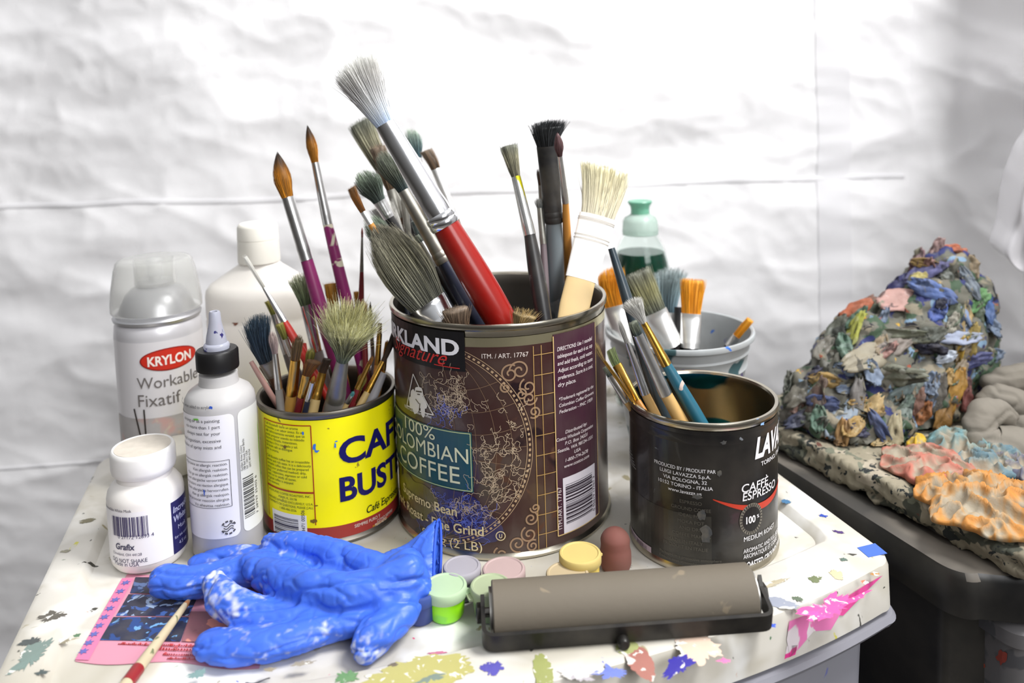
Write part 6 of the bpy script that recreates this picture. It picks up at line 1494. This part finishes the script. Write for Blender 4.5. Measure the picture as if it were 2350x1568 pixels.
big = [(1957, 768, 68, 40, 15, (186, 190, 66), 'yellow-green leaf of dried paint'), (1992, 820, 28, 54, 20, (158, 148, 124), 'large beige-grey slab of dried paint'), (2062, 690, 15, 38, 22, (196, 146, 136), 'pink dried paint'), (1965, 712, 20, 30, 14, (196, 92, 52), 'orange dried paint'), (2010, 668, 30, 26, 12, (186, 140, 110), None), (2075, 645, 15, 36, 14, (44, 46, 116), 'deep blue dried paint'), (2140, 668, -25, 38, 16, (88, 116, 184), 'mid blue dried paint'), (2130, 622, 10, 40, 14, (104, 104, 160), 'violet-grey dried paint'), (2190, 575, -10, 22, 10, (206, 96, 50), None), (2150, 572, 60, 22, 10, (176, 140, 136), None), (2105, 600, 35, 24, 12, (130, 90, 96), None), (2110, 640, 0, 16, 10, (196, 180, 100), None),
 (2180, 770, -8, 46, 18, (164, 176, 206), 'pale blue-white slab of dried paint'), (2150, 715, 60, 20, 14, (64, 96, 190), None), (2195, 715, -60, 34, 13, (124, 152, 200), None), (2225, 650, -70, 30, 10, (120, 134, 150), None), (2262, 620, 70, 18, 8, (112, 126, 164), None), (2240, 690, 40, 26, 15, (92, 156, 86), 'green dried paint'), (2268, 712, 80, 24, 10, (66, 104, 170), None), (2215, 740, 80, 34, 10, (190, 160, 100), None), (2228, 785, 75, 30, 12, (176, 150, 60), None), (2240, 825, 20, 24, 12, (70, 78, 140), None), (2195, 815, 70, 34, 9, (190, 150, 44), None), (2170, 820, 20, 18, 9, (190, 200, 216), None),
 (1935, 945, 70, 46, 22, (146, 164, 186), 'light blue curled slab of dried paint'), (1992, 945, 50, 34, 12, (196, 164, 104), 'sandy ochre leaf of dried paint'), (1965, 920, 80, 36, 12, (130, 126, 124), None), (1870, 925, 60, 44, 18, (110, 84, 74), 'brown dried paint'), (1835, 905, 40, 30, 14, (96, 92, 80), None), (1900, 850, 65, 32, 16, (92, 90, 78), None), (1925, 760, 60, 30, 16, (84, 88, 76), None), (1890, 800, 60, 26, 12, (112, 108, 98), None), (2050, 860, 10, 48, 18, (120, 124, 104), None), (2045, 800, 25, 36, 14, (140, 128, 118), None), (2060, 770, 5, 44, 14, (106, 112, 90), None), (2055, 905, 40, 36, 14, (126, 148, 148), None), (2100, 880, 60, 26, 12, (132, 146, 140), None), (1932, 1005, 80, 30, 11, (176, 130, 70), None), (1985, 1025, 100, 42, 14, (110, 96, 92), 'mauve-brown tongue of dried paint'), (2050, 1000, 80, 34, 14, (180, 166, 126), None), (2020, 985, 120, 34, 10, (76, 96, 150), None), (2075, 945, 60, 28, 12, (96, 116, 104), None), (2150, 900, 80, 34, 14, (120, 116, 108), None), (2190, 900, 70, 40, 14, (190, 136, 40), 'mustard dried paint'), (2170, 945, 60, 36, 14, (160, 110, 40), None), (2215, 905, 80, 28, 11, (128, 60, 56), 'dark red dried paint'), (2222, 960, 70, 20, 10, (110, 52, 50), None), (2115, 945, 60, 22, 14, (176, 100, 44), None), (2200, 860, 60, 26, 12, (150, 132, 108), None), (2135, 800, 10, 26, 12, (36, 40, 70), None), (1845, 960, 20, 34, 12, (60, 66, 92), None), (1815, 950, 40, 22, 12, (100, 96, 86), None)]
nf = 0
for b in big: nf += onmound(*b)
rnd = random.Random(5); tries = 0
pal = [(110, 114, 98), (128, 122, 106), (86, 92, 82), (60, 76, 130), (120, 140, 170), (96, 112, 90), (150, 130, 100), (176, 140, 70), (140, 96, 80), (44, 48, 84), (160, 156, 140), (80, 116, 96), (170, 120, 110)]
while nf < 100 and tries < 900:
    tries += 1; px, py = rnd.uniform(1800, 2285), rnd.uniform(560, 1040)
    if py > 820 and px > 2190: continue
    nf += onmound(px, py, rnd.uniform(-20, 100), rnd.uniform(14, 28), rnd.uniform(7, 14), rnd.choice(pal), None, rnd.uniform(-0.3, 0.3), 0.0010, int(px * 7))
# ---- dried paint skins lying on the board
def skin(px, py, lx, ly, amp, col, label, ang=0, freq=1.0, dark=(60, 50, 44), seed=1):
    c = atz(px, py, PZ); n = 72; vs, fs, cs = [], [], []; ca, sa = math.cos(R(ang)), math.sin(R(ang)); rnd = random.Random(seed)
    for lay in (0, 1):
        for i in range(n + 1):
            for j in range(n + 1):
                u, v = i / n * 2 - 1, j / n * 2 - 1
                rr_ = max(abs(u), abs(v)); d = math.hypot(u, v) or 1; k = rr_ / d; k = k * (1 + 0.22 * noise.noise(Vector((math.atan2(v, u) * 1.3, seed, 0))) + 0.10 * noise.noise(Vector((math.atan2(v, u) * 4, seed, 5))))
                x, y = u * k * lx / 2000, v * k * ly / 2000
                f = Vector((x * 60 * freq, y * 60 * freq, seed)); h = (1 - abs(noise.fractal(f, 0.8, 2.0, 2))) ** 3 * 0.95 + 0.35 * noise.noise(f * 0.6)
                e = max(0, 1 - rr_ ** 4); z = amp * (0.25 + max(0, h)) * (0.35 + 0.65 * e)
                if lay: z = 0.0
                dk_ = max(0, min(1, -0.08 + 1.5 * max(0, h - 0.35) + 0.9 * noise.noise(f * 1.7) + 0.5 * noise.noise(f * 6) + max(0, rr_ - 0.72) * 2.4)); cc = [156 + (col[0] - 156) * dk_, 146 + (col[1] - 146) * dk_, 128 + (col[2] - 128) * dk_]; cs.append(lin(cc))
                p = c + Vector((x * ca - y * sa, x * sa + y * ca, 0.0018 + (z if not lay else -0.0002))); vs.append(p)
    st = (n + 1) ** 2
    for i in range(n):
        for j in range(n):
            q = i * (n + 1) + j; fs += [(q, q + n + 1, q + n + 2, q + 1), (st + q, st + q + 1, st + q + n + 2, st + q + n + 1)]
    ed = [(i, 0) for i in range(n)] + [(n, j) for j in range(n)] + [(n - i, n) for i in range(n)] + [(0, n - j) for j in range(n)]
    idx = [i * (n + 1) + j for i, j in ed]
    for a, b in zip(idx, idx[1:] + idx[:1]): fs.append((b, a, st + a, st + b))
    dust = (156, 146, 128)
    o = mk('dried_paint', (vs, fs, cs), mat('driedskin', col, 0.7, bump=0.3, bscale=200, attr=True), origin=c, sharp=0)
    return tag(o, label, 'dried paint', 'dried paint skins on the board')
skin(2135, 1082, 58, 70, 0.010, (176, 106, 90), 'wrinkled coral-red sheet of dried paint on the board', 25, 0.9, seed=3)
skin(2265, 1170, 90, 80, 0.012, (190, 128, 60), 'large ridged orange sheet of dried paint on the board', 20, 1.1, (140, 80, 30), seed=8)
skin(2205, 1040, 46, 44, 0.013, (108, 142, 146), 'crumpled teal-grey dried paint near the stuffed bundle', 10, 1.1, (60, 100, 110), seed=12)
skin(2275, 1072, 60, 44, 0.010, (96, 122, 132), 'flatter blue-grey dried paint beside the orange sheet', 30, 1.2, (50, 70, 96), seed=17)
skin(2105, 1030, 16, 14, 0.007, (206, 170, 50), 'small yellow lump of dried paint at the foot of the mound', 0, 1.6, seed=21)
skin(2185, 1112, 18, 14, 0.006, (132, 136, 150), 'little grey-lilac lump of dried paint between the coral and orange sheets', 0, 1.6, seed=25)
skin(2335, 1085, 34, 40, 0.008, (96, 98, 116), 'slate-coloured dried paint between the orange sheet and the stuffed bundle', 20, 1.4, seed=29)
# ================================================================ the stuffed grey bundle
def chain(pts, seg=36):
    P = [(aty(a, b, Y), r) for a, b, Y, r in pts]; fine = []
    for (p, r), (q, r2) in zip(P, P[1:]):
        for k in range(14): fine.append((p.lerp(q, k / 14), r + (r2 - r) * k / 14))
    fine.append(P[-1]); n = len(fine)
    for _ in range(14): fine = [fine[0]] + [((fine[i - 1][0] + fine[i][0] + fine[i + 1][0]) / 3, fine[i][1]) for i in range(1, n - 1)] + [fine[-1]]
    sm = [fine[0]] + [((fine[i - 1][0] + fine[i][0] * 2 + fine[i + 1][0]) / 4, fine[i][1]) for i in range(1, n - 1)] + [fine[-1]]
    rings = []
    for i, (p, r) in enumerate(sm):
        d = (sm[min(i + 1, n - 1)][0] - sm[max(0, i - 1)][0]).normalized(); _, s, t = frame_of(d, Vector((0.1, 1, 0.2)))
        if i == 0:
            for q in (0.4, 0.75, 0.93): rings.append((p - d * r * math.sqrt(1 - q * q), s * r * q, t * r * q))
        rings.append((p, s * r, t * r))
        if i == n - 1:
            for q in (0.93, 0.75, 0.4): rings.append((p + d * r * math.sqrt(1 - q * q), s * r * q, t * r * q))
    return tube(rings, seg)
ch = [chain([(2312, 958, .604, .0080), (2285, 942, .602, .0105), (2256, 952, .600, .0115), (2244, 985, .596, .0125), (2262, 1018, .592, .0150), (2310, 1034, .590, .0185), (2420, 1050, .588, .0200)]),
      chain([(2260, 917, .628, .0070), (2280, 908, .628, .0100), (2325, 922, .628, .0115), (2400, 950, .628, .0130)]),
      chain([(2274, 878, .645, .0080), (2310, 872, .645, .0115), (2360, 868, .645, .0130), (2420, 876, .645, .0140)]),
      chain([(2342, 975, .622, .0110), (2375, 985, .622, .0130), (2420, 1000, .620, .0130)])]
fm = mat('dusty_grey_cloth', (132, 126, 116), 0.85, nscale=24, namt=0.16, bump=0.08, bscale=400)
BN = thing('stuffed_bundle', 'dusty grey bundle of fat stuffed fabric rolls beside the paint mound', 'stuffed bundle', atz(2320, 1040, PZ))
for vs, fs in ch:
    bm = bmesh.new(); bv_ = [bm.verts.new(v) for v in vs]
    for f in fs: bm.faces.new([bv_[i] for i in f])
    bm.normal_update(); out = []
    for v in bm.verts:
        p = v.co; q = Vector((p.x * 60, p.y * 60, p.z * 90)); p2 = p + v.normal * (0.0012 * noise.fractal(q, 0.9, 2.0, 3) - 0.0018 * math.exp(-(noise.noise(q * 0.6 + Vector((3, 2, 1))) / 0.07) ** 2))
        p2.z = max(p2.z, T + 0.0212); out.append(p2)
    bm.free(); mk('fabric_roll', (out, fs), fm, BN, sharp=0)
# ================================================================ white sheet hanging at the side
rows = [(-40, 2440), (120, 2410), (230, 2385), (290, 2352), (330, 2326), (390, 2303), (440, 2293), (500, 2285), (545, 2270), (560, 2272), (578, 2296)]
vs, fs = [], []; ncol = 40; nr = 60
def left(y):
    for (y0, x0), (y1, x1) in zip(rows, rows[1:]):
        if y0 <= y <= y1: f = (y - y0) / (y1 - y0); return x0 + (x1 - x0) * f
    return rows[-1][1]
for lay in (0, 1):
    for i in range(nr + 1):
        for j in range(ncol + 1):
            f = j / ncol; g_ = i / nr; ybot = 578 + 46 * math.exp(-((f - 0.25) / 0.16) ** 2) + 20 * math.sin(f * 11) * f
            y = -40 + (ybot + 40) * g_; lx = left(min(578, -40 + 618 * g_)); x = lx + (2520 - lx) * f
            Y = 0.745 + 0.016 * math.sin(f * 13 + g_ * 2.5) * (0.4 + 0.6 * g_) - 0.06 * f + 0.004 * noise.noise(Vector((f * 6, g_ * 9, 2))) + (0.0012 if lay else 0)
            vs.append(aty(x, y, Y))
st = (nr + 1) * (ncol + 1)
for i in range(nr):
    for j in range(ncol):
        a = i * (ncol + 1) + j; fs += [(a, a + 1, a + ncol + 2, a + ncol + 1), (st + a, st + a + ncol + 1, st + a + ncol + 2, st + a + 1)]
idx = [j for j in range(ncol)] + [i * (ncol + 1) + ncol for i in range(nr)] + [nr * (ncol + 1) + ncol - j for j in range(ncol)] + [(nr - i) * (ncol + 1) for i in range(nr)]
for a, b in zip(idx, idx[1:] + idx[:1]): fs.append((b, a, st + a, st + b))
HS = mk('hanging_sheet', (vs, fs), mat('white_film', (214, 212, 216), 0.4, trans=0.15, nscale=8, namt=0.06, spots=[((84, 70, 130), 14, 0.70, 3.0)]), origin=aty(2400, 200, 0.72), sharp=0)
tag(HS, 'white plastic sheet hanging in folds in front of the shaded tarp', 'plastic sheet')
